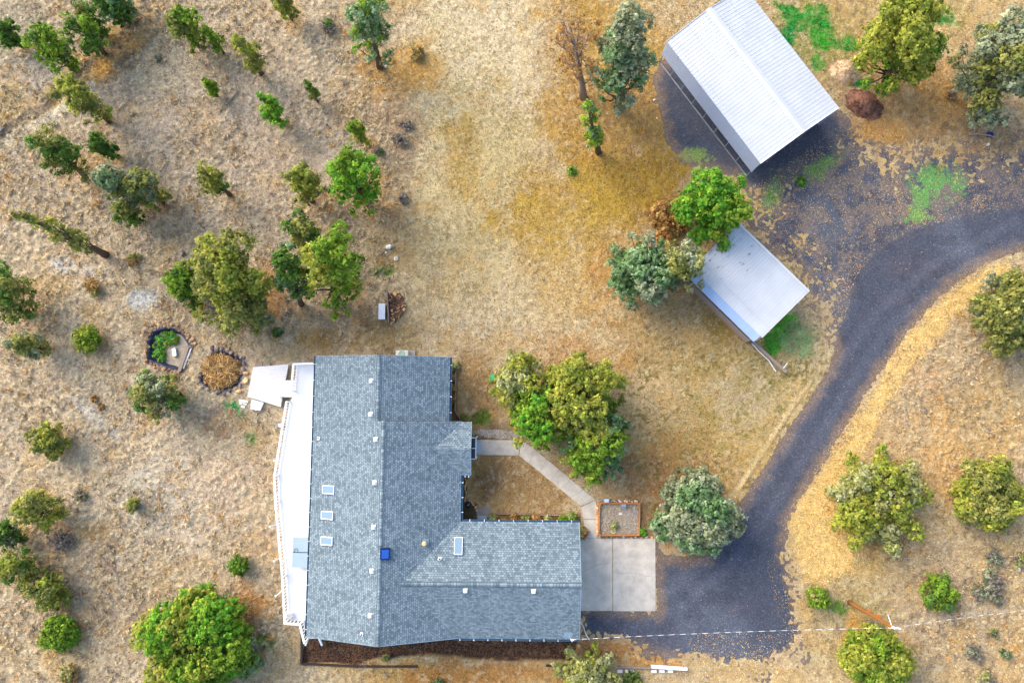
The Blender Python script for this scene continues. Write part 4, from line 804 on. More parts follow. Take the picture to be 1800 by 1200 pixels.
# fascias and gutters
for (a, b) in (((AX0, AY1, EZ), (0, AY1, zA)), ((0, AY1, zA), (AX1, AY1, EZ)), ((BX0, BY0, EZ), (xB, BY0, zB)), ((xB, BY0, zB), (BX1, BY0, EZ)), ((WX1, WY0, EZ), (WX1, yW, zW)), ((WX1, yW, zW), (WX1, WY1, EZ)), ((EX, EY0, EZ), (EX, yE, zE)), ((EX, yE, zE), (EX, EY1, EZ))):
    a = Vector(a) - Vector((0, 0, .10)); b = Vector(b) - Vector((0, 0, .10)); o = Vector((0, .025, 0)) if a.y == AY1 else Vector((0, -.025, 0)) if a.y == BY0 else Vector((.025, 0, 0))
    m = MB(); m.bar(a + o, b + o, .05, .19); m.build('fascia', M['trim'], house)
def gutter(p, q, out):
    p = Vector(p); q = Vector(q); o = Vector(out); m = MB(); d = (q - p)
    m.bar(p + o * .02, q + o * .02, .02, .12); m.bar(p + o * .13, q + o * .13, .02, .11); m.bar(p + o * .075 - Vector((0, 0, .055)), q + o * .075 - Vector((0, 0, .055)), .12, .02)
    gt = m.build('gutter', M['gutter'], house); n = max(2, int(d.length / 1.1))
    for k in range(n):
        h_ = MB(); c = p + d * ((k + .5) / n); h_.box(c + o * .08 + Vector((0, 0, .065)), (.19 if abs(o.x) > .5 else .04, .04 if abs(o.x) > .5 else .19, .02)); h_.build('gutter_strap', M['white'], gt)
gzv = EZ - .10
gutter((AX0, AY0, gzv), (AX0, AY1, gzv), (-1, 0, 0)); gutter((BX0, BY0, gzv), (BX0, BY1 - .004, gzv), (-1, 0, 0)); gutter((AX1, AY0 + .06, gzv), (AX1, AY1, gzv), (1, 0, 0))
gutter((BX1, WY1 + .12, gzv), (BX1, EY0, gzv), (1, 0, 0)); gutter((BX1 + .14, WY1, gzv), (WX1, WY1, gzv), (0, 1, 0)); gutter((BX1 - .5, WY0 - .02, gzv), (WX1, WY0 - .02, gzv), (0, -1, 0)); gutter((BX1 + .15, EY0, gzv), (EX, EY0, gzv), (0, -1, 0))
def roofz(x, y):
    if y > BY1: return zA - SL * abs(x)
    z = zB - SL * abs(x - xB) if x < BX1 else -9
    if WY0 < y < WY1 and x > xv: z = max(z, zW - SL * abs(y - yW))
    return z
def on_roof(px, py):
    z = 4.4
    for _ in range(6): p = hl(px, py, z); z = roofz(p.x, p.y)
    return Vector((p.x, p.y, z))
def slope_dir(x, y):
    if x > BX1 or (x > xv and zW - SL * abs(y - yW) > zB - SL * abs(x - xB)): return 'N' if y > yW else 'S'
    return 'W' if x < (0 if y > BY1 else xB) else 'E'
TL = {'W': Matrix.Rotation(-math.atan(SL), 3, 'Y'), 'E': Matrix.Rotation(math.atan(SL), 3, 'Y'), 'N': Matrix.Rotation(-math.atan(SL), 3, 'X'), 'S': Matrix.Rotation(math.atan(SL), 3, 'X')}
def tilted(p, dims, mname, name, parent, dz=0.0):
    m = MB(); T = TL[slope_dir(p.x, p.y)]; off = T @ Vector((0, 0, dz)); m.box((p.x + off.x, p.y + off.y, p.z + off.z), dims, 0, T); return m.build(name, M[mname], parent)
for px, py in ((653, 669), (652, 728), (661, 772), (659, 848), (657, 926), (654, 1003), (651, 1081), (818, 1037), (938, 1038)):
    p = on_roof(px, py); v = tilted(p, (.36, .36, .03), 'white', 'roof_vent', house, .03); tilted(p, (.24, .24, .12), 'white', 'hood', v, .12)
for px, py, wd, ht in ((578, 860, 1.05, .6), (576, 905, 1.05, .6), (575, 950, 1.05, .6), (806, 959, .62, 1.32)):
    p = on_roof(px, py); m = MB(); T = TL[slope_dir(p.x, p.y)]
    def tb(c, d):
        o = T @ Vector(c); m.box((p.x + o.x, p.y + o.y, p.z + o.z), d, 0, T)
    for c, d in (((-wd / 2, 0, .06), (.035, ht, .12)), ((wd / 2, 0, .06), (.035, ht, .12)), ((0, -ht / 2, .06), (wd + .035, .06, .13)), ((0, ht / 2, .06), (wd + .035, .05, .13))): tb(c, d)
    k = m.build('skylight', M['white'], house); tilted(p, (wd - .06, ht - .06, .05), 'skyglass', 'pane', k, .08)
p = on_roof(676, 972); k = tilted(p, (.72, .86, .30), 'bluedk', 'roof_hatch', house, .13); tilted(p, (.54, .66, .06), 'blue', 'lid', k, .31)
p = on_roof(748, 952); m = MB(); m.tube([(p.x, p.y, p.z - .1), (p.x, p.y, p.z + .75)], .10, 12); fl = m.build('flue', M['copper'], house, True); m = MB(); m.tube([(p.x, p.y, p.z + .75), (p.x, p.y, p.z + .88)], [.2, .12], 14); m.build('cap', M['copper'], fl); tilted(p, (.5, .5, .03), 'trim', 'flashing', fl, .02)
for px, py in ((773, 981), (636, 1114), (560, 770)):
    p = on_roof(px, py); m = MB(); m.tube([(p.x, p.y, p.z - .1), (p.x, p.y, p.z + .32)], .05, 8); k = m.build('vent_pipe', M['dark'], house); tilted(p, (.26, .26, .03), 'white', 'flashing', k, .02)
# service mast at the south east corner
p = on_roof(1002, 1117); m = MB(); m.tube([(p.x, p.y, EZ - 1.5), (p.x, p.y, p.z + .9)], .035, 8); ms = m.build('service_mast', M['steel'], house)
m = MB(); m.tube([(p.x, p.y, p.z + .85), (p.x + .18, p.y + .02, p.z + .98), (p.x + .25, p.y, p.z + .8)], .06, 8); m.build('weather_head', M['white'], ms)
tilted(Vector((p.x - .15, p.y + .1, p.z)), (.7, .4, .03), 'trim', 'flashing', ms, .02)
MAST = (Matrix.Rotation(HR, 3, 'Z') @ Vector((p.x, p.y, 0))) + Vector((HO.x, HO.y, p.z + .9))
# entry awning beside the door
m = MB(); a = hl(828, 769, 2.5); b = hl(836, 806, 2.5); x0, x1, y0, y1 = 7.05, b.x + .02, b.y, a.y
for c, d in ((((x0 + x1) / 2, y0, 2.6), (x1 - x0, .06, .1)), (((x0 + x1) / 2, y1, 2.6), (x1 - x0, .06, .1)), ((x1, (y0 + y1) / 2, 2.6), (.08, y1 - y0 + .06, .1)), (((x0 + x1) / 2, (y0 + y1) / 2, 2.6), (x1 - x0, .05, .08))): m.box(c, d)
aw = m.build('entry_awning', M['white'], house); m = MB(); m.box(((x0 + x1) / 2, (y0 + y1) / 2, 2.57), (x1 - x0 - .05, y1 - y0 - .05, .03)); m.build('pane', M['winglass'], aw)
for yy in (y0, y1): m = MB(); m.tube([(x1, yy, 0), (x1, yy, 2.56)], .045, 8); m.build('post', M['white'], aw)

# ------------------------------------------------------------------ deck, railing
DZ = .9
deck = root('deck', (HO.x, HO.y, 0), HR, 'raised white deck running along the whole west side of the house', 'deck')
dpts = [hl(522, 641, DZ), hl(518, 690, DZ), hl(510, 706, DZ), hl(489, 835, DZ), hl(491, 880, DZ), hl(503, 1010, DZ), hl(507, 1088, DZ), hl(533, 1090, DZ), hl(541, 1122, DZ), hl(567, 1121, DZ)]
poly = [(p.x, p.y) for p in dpts] + [(dpts[-1].x, BY0 + .49), (AX0 + .46, BY0 + .49), (AX0 + .46, dpts[0].y)]
m = MB(); m.prism(poly, DZ - .06, DZ); m.build('deck_floor', M['deckwhite'], deck)
m = MB(); m.prism([(p[0] * .995 + .04, p[1]) for p in poly], DZ - .3, DZ - .062); m.build('deck_joists', M['wood'], deck)
_m = MB(); _m.box((0, 0, 0), (.085, .05, .8)); _o = _m.build('baluster', M['white']); BAL = _o.data; bpy.data.objects.remove(_o)
rail_paths = [[(555, 640), (522, 641), (518, 688)], [(510, 706), (489, 835), (491, 880), (503, 1010), (507, 1088), (533, 1090), (541, 1122)]]
for pth in rail_paths:
    pts = [hl(a, b, DZ) for a, b in pth]; pts = [Vector((p.x + .02, p.y, DZ)) for p in pts]
    for a, b in zip(pts[:-1], pts[1:]):
        L = (b - a).length; up = Vector((0, 0, 1)); d = (b - a) / L
        m = MB(); m.bar(a + up * 1.02, b + d * .05 + up * 1.02, .17, .05); m.build('rail_cap', M['white'], deck)
        m = MB(); m.bar(a + up * .90, b + up * .90, .05, .07); m.bar(a + up * .10, b + up * .10, .05, .07); rr_ = m.build('rail', M['white'], deck)
        n = int(L / .25)
        for k in range(1, n):
            c = a + d * (L * k / n); o_ = bpy.data.objects.new('baluster', BAL); o_.location = (c.x, c.y, DZ + .5); o_.rotation_euler = (0, 0, math.atan2(d.y, d.x)); link(o_, rr_)
    for p in pts: m = MB(); m.box((p.x, p.y, DZ * .5 + .52), (.12, .12, DZ + 1.06)); m.build('post', M['white'], deck)
for (a, b) in (((490, 807), (482, 809)), ((487, 921), (474, 925)), ((491, 981), (481, 986)), ((497, 1037), (484, 1047))):  # white hanging brackets slanting out from the rail cap, no lamps
    p = hl(*a, DZ + 1.0); q = hl(*b, DZ + 1.45); m = MB(); m.bar(p, (q.x, q.y, DZ + 1.35), .08, .08); m.box((q.x, q.y, DZ + 1.38), (.12, .12, .12)); m.build('hanging_bracket', M['white'], deck)
for a, b in (((541, 1121), (537, 1133)), ((561, 1121), (566, 1133))):
    p = hl(*a, DZ + .1); q = hl(*b, DZ - .25); m = MB(); m.bar(p, q, .14, .16); m.build('brace', M['white'], deck)
# spa on the deck
p = hl(528, 970, DZ + .8); t = root('hot_tub', tuple(G(528, 970, DZ + .8).xy) + (DZ,), HR, 'square hot tub under a pale folding cover, standing on the white deck', 'hot tub')
m = MB(); m.box((0, 0, .38), (1.15, 2.35, .72)); m.build('tub', M['siding'], t)
for s in (-1, 1): m = MB(); m.box((0, s * .62, .80), (1.28, 1.2, .10)); m.build('cover', M['spa'], t)
m = MB(); m.box((0, 0, .86), (1.26, .05, .015)); m.tube([(-.5, .03, .87), (-.42, .3, .88), (-.25, .33, .88), (-.2, .05, .88)], .015, 5); m.build('strap', M['dark'], t)
t = root('deck_box', tuple(G(510, 1079, DZ).xy) + (DZ,), HR, 'small white storage box at the south end of the deck', 'box'); m = MB(); m.box((0, 0, .18), (.5, .34, .36)); m.build('body', M['white'], t); m = MB(); m.box((0, 0, .385), (.54, .38, .04)); m.box((-.1, 0, .42), (.16, .1, .03)); m.build('lid', M['oldwhite'], t)
# low weathered platform with ramp
def pl(name, label, cat, pts, z0, z1, mt, group=None, part='boards', planks=None):
    c = sum((G(a, b, z1) for a, b in pts), Vector()) / len(pts); t = root(name, (c.x, c.y, 0), 0, label, cat, group); loc = [(G(a, b, z1) - c) for a, b in pts]
    if not planks:
        m = MB(); m.prism([(p.x, p.y) for p in loc], z0, z1); m.build(part, M[mt], t); return t
    # planks: slice the convex polygon into strips along direction
    ang = planks[0]; wd = planks[1]; R = Matrix.Rotation(-ang, 3, 'Z'); q = [R @ Vector((p.x, p.y, 0)) for p in loc]; y0 = min(p.y for p in q); y1 = max(p.y for p in q); m = MB(); y = y0; rr = random.Random(3)
    def cut(poly, yy, keep):
        out = []
        for i in range(len(poly)):
            a = poly[i]; b = poly[(i + 1) % len(poly)]; ia = (a.y >= yy) == keep or a.y == yy; ib = (b.y >= yy) == keep or b.y == yy
            if ia: out.append(a)
            if ia != ib: k = (yy - a.y) / (b.y - a.y); out.append(a.lerp(b, k))
        return out
    Ri = Matrix.Rotation(ang, 3, 'Z')
    while y < y1:
        pp = cut(cut(q, y + .006, True), min(y + wd - .006, y1), False)
        if len(pp) >= 3: w_ = [Ri @ v for v in pp]; m.prism([(v.x, v.y) for v in w_], z0, z1 + rr.uniform(-.008, .004))
        y += wd
    m.build(part, M[mt], t); return t
pt = pl('platform', 'low weathered white board platform beside the reed filled pond', 'deck', [(445, 645), (507, 640), (493, 715), (435, 697)], .12, .34, 'oldwhite', planks=(rad(-6), .16))
m = MB(); c = Vector(pt.location)
m.prism([((G(a, b, .3) - c).x, (G(a, b, .3) - c).y) for a, b in ((447, 648), (503, 644), (490, 710), (439, 695))], 0, .118); m.build('frame', M['wood'], pt)
pl('ramp', 'white gangway joining the low platform to the raised deck', 'ramp', [(487, 668), (520, 668), (517, 698), (486, 697)], .5, .62, 'oldwhite', planks=(rad(90), .16))
pl('board_panel', 'smaller white board panel at the lower edge of the low platform', 'board', [(442, 701), (464, 707), (457, 722), (440, 719)], .06, .20, 'oldwhite')
pl('board_panel', 'grey paving board at the upper left edge of the low platform', 'board', [(448, 637), (461, 637), (461, 644), (448, 645)], .05, .16, 'wood')
pl('board_panel', 'grey paving board at the upper edge of the low platform, nearer the deck', 'board', [(462, 637), (475, 637), (475, 643), (462, 644)], .05, .16, 'wood')
for i, (a, lab) in enumerate((([(420, 701), (436, 704), (436, 708), (419, 706)], 'pale board lying in green grass, topmost of the three loose ones'), ([(421, 706), (434, 709), (433, 712), (420, 710)], 'pale board lying in green grass, middle of the three loose ones'), ([(424, 712), (431, 713), (430, 717), (423, 716)], 'short pale board lying in green grass, lowest of the three loose ones'))): pl('loose_board', lab, 'board', a, .03, .07, 'oldwhite')
pl('stepping_stone', 'flat stone just below the small board panel', 'stone', [(444, 726), (452, 728), (449, 734), (442, 732)], 0, .06, 'silt'); pl('stepping_stone', 'flat stone below another flat stone, left of the deck', 'stone', [(445, 736), (452, 736), (452, 743), (446, 743)], 0, .06, 'silt')
t = root('valve_box', tuple(G(495, 747, 0).xy) + (.0,), 0, 'small white and blue utility box in the grass beside the deck', 'utility box'); m = MB(); m.box((0, 0, .15), (.35, .3, .3)); m.build('body', M['white'], t); m = MB(); m.box((-.3, 0, .08), (.2, .2, .16)); m.build('valve', M['trim'], t)

# ------------------------------------------------------------------ concrete
def flat(name, pts, z, mt, kind='structure'):
    m = MB(); m.prism([tuple(G(a, b, z).xy) for a, b in pts], -.2, z); o = m.build(name, M[mt]); o['kind'] = kind; return o
flat('concrete_pad', [(1017, 946), (1076.4, 946), (1076.4, 1073), (1017, 1073)], .06, 'concrete'); flat('concrete_pad', [(1077.6, 946), (1152, 946), (1152.5, 1073.5), (1077.6, 1073.5)], .062, 'concrete')
def walk(pts, z=.05): flat('walkway', pts, z, 'concrete')
walk([(838, 772.5), (915.3, 774), (911.5, 800), (838, 799)])
up = [(916.5, 774.2), (935, 785.5), (1046.5, 878)]; lo = [(912.5, 800.4), (935, 818), (1021.5, 889)]
def onp(path, t):
    L = [math.dist(a, b) for a, b in zip(path[:-1], path[1:])]; s = t * sum(L)
    for (a, b), l in zip(zip(path[:-1], path[1:]), L):
        if s <= l + 1e-6: k = s / l; return (a[0] + (b[0] - a[0]) * k, a[1] + (b[1] - a[1]) * k)
        s -= l
    return path[-1]
NW = 6
for k in range(NW):
    t0 = k / NW + .0012; t1 = (k + 1) / NW - .0012; extra = [(935, 785.5)] if t0 < .13 < t1 else []
    u0, u1 = onp(up, t0), onp(up, t1); l1, l0 = onp(lo, t1), onp(lo, t0); walk([u0] + extra + [u1, l1, l0], .048 + .003 * (k % 2))
walk([(1047.5, 879.5), (1048.6, 911.5), (1026, 911.5), (1022.3, 890.8)], .05); walk([(1048.6, 912.5), (1049, 945.4), (1029, 945.4), (1026, 912.5)], .053)
flat('patio_slab', [(838, 890.5), (863, 891), (862.5, 917), (838, 917)], .05, 'cement_dark')
# cracks
m = MB()
rr = random.Random(5)
for pts in ([(1018, 1006), (1038, 998), (1052, 992), (1074, 988)], [(1079, 1006), (1098, 1007), (1115, 1006), (1132, 1011), (1151, 1013)]):
    pp = []
    for (a, b) in zip(pts[:-1], pts[1:]):
        for k in range(5): t_ = k / 5; pp.append((a[0] + (b[0] - a[0]) * t_ + rr.uniform(-.7, .7), a[1] + (b[1] - a[1]) * t_ + rr.uniform(-.9, .9)))
    for a, b in zip(pp[:-1], pp[1:]): A_ = G(*a, .064); B_ = G(*b, .064); m.bar(A_, B_, .014, .004)
o = m.build('pavement_crack', mat('crack', S(112, 106, 100), .95, .2, 8)); o['kind'] = 'structure'
def thing1(name, label, cat, px, py, z=0.0, rz=0.0, group=None):
    g_ = G(px, py, z); return root(name, (g_.x, g_.y, z), rz, label, cat, group)
t = thing1('doormat', 'pale blue grey doormat at the front door end of the walk', 'doormat', 841, 786, .052); m = MB(); m.box((0, 0, .012), (.5, .98, .02)); m.build('mat', M['mat_blue'], t)
t = thing1('doormat', 'speckled grey mat on the small slab beside the grill', 'doormat', 850, 911, .052); m = MB(); m.box((0, 0, .012), (1.0, .5, .02)); m.build('mat', M['mat_blue'], t)
# kettle grill
t = thing1('kettle_grill', 'black round kettle grill in the corner bed under the eave', 'grill', 824, 884, 0); m = MB()
pr = [(.04, .55), (.22, .6), (.30, .72), (.31, .82), (.28, .93), (.18, 1.02), (.03, 1.06)]; nn_ = 18
for r0_, z in pr:
    for k in range(nn_): a = k * 2 * math.pi / nn_; m.v.append((r0_ * math.cos(a), r0_ * math.sin(a), z))
for i in range(len(pr) - 1):
    for k in range(nn_): m.face((i * nn_ + k, i * nn_ + (k + 1) % nn_, (i + 1) * nn_ + (k + 1) % nn_, (i + 1) * nn_ + k))
m.build('kettle', M['dark'], t, True); m = MB(); m.box((0, 0, 1.09), (.16, .05, .05)); m.box((.1, .1, 1.035), (.06, .06, .02)); m.build('handle', M['steel'], t)
for k in range(3): a = k * 2.09 + .4; m = MB(); m.tube([(.18 * math.cos(a), .18 * math.sin(a), .6), (.3 * math.cos(a), .3 * math.sin(a), 0)], .018, 6); m.build('leg', M['steel'], t)
# heat pump by the north wall
t = thing1('heat_pump', 'white heat pump unit against the north wall of the house', 'air conditioner', 713, 625, 0); m = MB(); m.box((0, 0, .06), (1.7, .9, .12)); m.build('pad', M['concrete'], t)
m = MB(); m.box((-.2, .1, .5), (1.05, .62, .78)); bd = m.build('body', M['siding'], t); m = MB()
for r0_ in (.1, .18, .26): m.tube([(-.2 + r0_ * math.cos(a), .1 + r0_ * math.sin(a), .905) for a in [k * math.pi / 8 for k in range(17)]], .014, 5, False)
m.build('fan_grille', M['greenlid'], bd)
# septic lid
t = thing1('septic_lid', 'round green plastic lid in the grass by the front yard trees', 'lid', 866, 665, 0); m = MB(); m.tube([(0, 0, -.05), (0, 0, .12)], .36, 24); m.build('lid', M['greenlid'], t); m = MB(); m.tube([(0, 0, .12), (0, 0, .15)], .26, 24); [m.box((.3 * math.cos(k), .3 * math.sin(k), .13), (.04, .04, .02)) for k in range(6)]; m.build('ribs', M['greenlid'], t)

# ------------------------------------------------------------------ stones (shared variants)
ST = {}
def stone_mesh(key, c1, c2):
    out = []
    for i in range(5):
        bm = bmesh.new(); bmesh.ops.create_icosphere(bm, subdivisions=2, radius=.5); rr = random.Random(i * 7 + 1); ax_ = [Vector((rr.gauss(0, 1), rr.gauss(0, 1), rr.gauss(0, 1))).normalized() for _ in range(9)]
        for v in bm.verts:
            k = 1.0
            for a in ax_: dd = v.co.normalized().dot(a); k -= max(0, dd - .72) * .9
            v.co *= k * rr.uniform(.96, 1.04); v.co.z *= .7
        me = bpy.data.meshes.new('stone'); bm.to_mesh(me); bm.free(); me.materials.append(mat('stone_' + key + str(i), tuple(a + (b - a) * i / 4 for a, b in zip(c1, c2)), .9, .3, 4, .4)); out.append(me)
    ST[key] = out
stone_mesh('brown', S(118, 88, 66), S(172, 138, 106)); stone_mesh('dark', S(82, 78, 86), S(150, 128, 112)); stone_mesh('pale', S(226, 220, 212), S(190, 182, 172)); stone_mesh('tan', S(206, 150, 96), S(226, 186, 140))
def stone(key, px, py, s, z=None, label=None, group=None, name='rock', dz=0):
    g_ = G(px, py, z or 0); o = bpy.data.objects.new(name, random.choice(ST[key])); COL.objects.link(o)
    zz = (gz(g_.x, g_.y) if z is None else z) + s * .18 + dz; o.location = (g_.x, g_.y, zz); o.scale = (s * random.uniform(.8, 1.2), s * random.uniform(.7, 1.1), s * random.uniform(.7, 1.1)); o.rotation_euler = (random.uniform(-.3, .3), random.uniform(-.3, .3), random.uniform(0, 6.3)); tag(o, label, 'rock', group); return o
def sector(x, y, cx, cy):
    a = math.degrees(math.atan2(cy - y, x - cx)) % 360
    return ['right', 'upper right', 'top', 'upper left', 'left', 'lower left', 'bottom', 'lower right'][int((a + 22.5) // 45) % 8]
def ring(poly, off, step, jit, s, key, label, group, skip=None):
    n = len(poly); cx = sum(p[0] for p in poly) / n; cy = sum(p[1] for p in poly) / n; acc = 0
    for i in range(n):
        a, b = poly[i], poly[(i + 1) % n]; L = math.dist(a, b); k = 0
        while k * step < L:
            t_ = k * step / L; x = a[0] + (b[0] - a[0]) * t_; y = a[1] + (b[1] - a[1]) * t_; d = math.dist((x, y), (cx, cy)); r_ = (d + off + random.uniform(-jit, jit)) / d
            xx, yy = cx + (x - cx) * r_, cy + (y - cy) * r_
            if not (skip and skip(xx, yy)): stone(key, xx, yy, random.uniform(*s), label=label + ', ' + sector(xx, yy, cx, cy) + ' side', group=group)
            k += 1
no1 = lambda x, y: x > 316 and y > 612
ring(POND1, 5, 5.2, 1.5, (.26, .46), 'brown', 'brown lava rock in the ring around the open pond', 'rocks round the open pond', no1); ring(POND1, 10, 6.5, 2, (.22, .42), 'brown', 'brown lava rock in the ring around the open pond', 'rocks round the open pond', lambda x, y: no1(x, y) or x < 272 or y > 650)
ring(POND2, 5, 9, 3, (.28, .5), 'dark', 'dark rock on the rim of the reed filled pond', 'rocks round the reed filled pond')
for (x, y, s, l) in ((374, 612, .6, 'big dark rock at the upper corner of the reed filled pond'), (432, 668, .75, 'flat tan rock between the reed filled pond and the white platform'), (433, 655, .5, 'tan rock close to the upper left edge of the white platform'), (421, 688, .6, 'orange brown rock below the right side of the reed filled pond')): stone('tan' if 'tan' in l or 'orange' in l else 'dark', x, y, s, label=l)
for (x, y, s, l) in ((683, 434, .55, 'largest white rock on the slope left of the meadow'), (696, 455, .42, 'white rock below the largest one beside the meadow'), (678, 444, .22, 'tiny white rock left of the two bigger white ones'), (678, 118, .4, 'cream rock under the tall blue green juniper'), (1150, 176, .25, 'tiny white stone at the gravel edge near the big carport'), (1155, 208, .2, 'white pebble in the grass left of the dark gravel'), (1736, 254, .3, 'pale stone on bare earth at the right'), (2, 228, .5, 'grey rock cut by the left edge on the pale track'), (1090, 902, .4, 'white rock in the middle of the raised garden bed'), (1790, 998, .5, 'pale rock at the right edge near the sagebrush'), (1690, 1078, .25, 'small white rock left of the sagebrush row')): stone('pale', x, y, s, label=l, name='rock')
# ponds
def pond(label, poly, depth, silt):
    c = sum((G(a, b) for a, b in poly), Vector()) / len(poly); t = root('garden_pond', (c.x, c.y, 0), 0, label, 'pond'); rr = random.Random(2); pts = []
    for i in range(len(poly)):
        a, b = poly[i], poly[(i + 1) % len(poly)]
        for k in range(5): pts.append((a[0] + (b[0] - a[0]) * k / 5, a[1] + (b[1] - a[1]) * k / 5))
    P0 = [G(a, b) - c for a, b in pts]; n = len(P0); m = MB(); rings = [(1.06, .10), (1.0, .07), (.93, -.12), (.84, -depth), (.7, -depth - .02)]
    for s, z in rings:
        for p in P0: j = rr.uniform(-.02, .02); m.v.append((p.x * (s + j), p.y * (s + j), z + rr.uniform(-.03, .03)))
    for i in range(len(rings) - 1):
        for k in range(n): m.face((i * n + k, (i + 1) * n + k, (i + 1) * n + (k + 1) % n, i * n + (k + 1) % n))
    m.build('liner', M['liner'], t); m = MB(); R_ = [(s, -depth + .03 + .05 * (1 - s)) for s in (.9, .7, .45, .2)]
    for s, z in R_:
        for p in P0: m.v.append((p.x * s, p.y * s, z + rr.uniform(-.015, .015)))
    for i in range(3):
        for k in range(n): m.face((i * n + k, i * n + (k + 1) % n, (i + 1) * n + (k + 1) % n, (i + 1) * n + k))
    m.face(tuple(3 * n + k for k in range(n))); m.build('silt_bed', M['silt'], t); return t, c
p1, c1 = pond('dry pond with black liner, grey silt and green weeds, ringed by brown rocks', POND1, .38, True)
p2, c2 = pond('pond rimmed with black liner and holding a heap of dry reeds', POND2, .25, True)
t = thing1('pond_weeds', 'lush green weeds growing inside the dry lined pond', 'plants', 288, 605, 0)
L2 = [((G(a, b, -.2) - Vector(t.location)).to_tuple()[:2] + (-.2,), (.34, .34, .14), k) for k, (a, b) in enumerate(((282, 596), (290, 590), (300, 590), (278, 608), (284, 616), (292, 602), (276, 622), (306, 597), (283, 628)))]
V_, F_, C_ = foliage(L2, 'BG', .07, .15, 1.2, 77, zmin=-.5); npmesh('leaves', V_, F_, C_, M['leaf'], t)
m = MB()
for k in range(60):
    l = random.choice(L2)[0]; a = random.uniform(0, 6.28); m.tube([(l[0], l[1], -.35), (l[0] + .12 * math.cos(a), l[1] + .12 * math.sin(a), .05), (l[0] + .4 * math.cos(a), l[1] + .4 * math.sin(a), .06)], [.012, .01, .004], 4, False)
m.build('stems', M['greenlid'], t)
def beam(name, label, cat, a, b, z, wd, ht, mt, group=None, part='board'):
    A_ = G(*a, z); B_ = G(*b, z); c = (A_ + B_) / 2; t = root(name, (c.x, c.y, 0), 0, label, cat, group); m = MB(); m.bar(A_ - Vector((c.x, c.y, 0)), B_ - Vector((c.x, c.y, 0)), wd, ht); m.build(part, M[mt], t); return t
beam('plank', 'long grey plank along the right edge of the dry pond', 'plank', (330, 609), (315, 652), .22, .28, .08, 'wood'); beam('plank', 'narrow pale plank lying outside the long grey one by the dry pond', 'plank', (336, 612), (322, 648), .14, .12, .06, 'oldwhite')
t = thing1('concrete_block', 'white block lying on the silt inside the dry pond', 'block', 308, 619, -.3, rad(-78)); m = MB(); m.box((0, .13, .12), (.7, .06, .2)); m.box((0, -.13, .12), (.7, .06, .2)); m.box((0, 0, .12), (.7, .2, .16)); m.build('block', M['white'], t)
t = thing1('reed_heap', 'heap of tangled golden dry reeds in the pond by the white platform', 'reeds', 390, 652, 0); n = 2600; r = np.random.default_rng(31)
a = r.uniform(0, 6.283, n); q = np.sqrt(r.random(n)) * 1.38 * (1 + .10 * np.sin(a * 3 + 1) + .06 * np.sin(a * 5));  hz = .55 * np.sqrt(np.clip(1 - (q / 1.55) ** 2, 0, 1)) * r.uniform(.5, 1.05, n) - .30 * (np.hypot(q * np.cos(a) - .25, q * np.sin(a) + .1) < .42) - .3 * (np.hypot(q * np.cos(a) + .5, q * np.sin(a) + .3) < .25)
cx_, cy_ = q * np.cos(a) * 1.08, q * np.sin(a) * .98; b = a + math.pi / 2 + r.normal(0, .9, n); L = r.uniform(.25, .85, n); cur = r.normal(0, .35, n); VV = []
for s in (-1, -.33, .33, 1):
    bx = cx_ + np.cos(b) * L * s / 2 * 1.2 - np.sin(b) * cur * (s * s) * .3; by = cy_ + np.sin(b) * L * s / 2 * 1.2 + np.cos(b) * cur * (s * s) * .3; z = hz + .02 - .05 * s * s
    w_ = .012; VV += [np.stack([bx - np.sin(b) * w_, by + np.cos(b) * w_, z], 1), np.stack([bx + np.sin(b) * w_, by - np.cos(b) * w_, z + .012], 1)]
Vr = np.stack(VV, 1).reshape(-1, 3); b0 = np.arange(n)[:, None] * 8; F_ = np.concatenate([b0 + np.array([0, 1, 3, 2]) + 2 * k for k in range(3)], 0)
pc = np.array([S(222, 178, 104), S(196, 146, 76), S(236, 206, 146), S(96, 62, 40), S(150, 106, 64), S(186, 150, 106)])[r.integers(0, 6, n)] * r.uniform(.7, 1.15, (n, 1)); npmesh('reeds', Vr, F_, np.repeat(np.clip(pc, 0, .9), 8, 0), M['blade'], t)
m = MB()
for z, s in ((-.15, 1.5), (.10, 1.25), (.18, .85), (.20, .3)):
    for k in range(18): aa = k * math.pi / 9; m.v.append((s * math.cos(aa) * 1.05, s * math.sin(aa) * .95, z + random.uniform(-.03, .03)))
for i in range(3):
    for k in range(18): m.face((i * 18 + k, i * 18 + (k + 1) % 18, (i + 1) * 18 + (k + 1) % 18, (i + 1) * 18 + k))
m.face(tuple(54 + k for k in range(18))); m.build('matted_core', mat('reed_core', S(120, 74, 36), .95, .4, 9, .5), t)

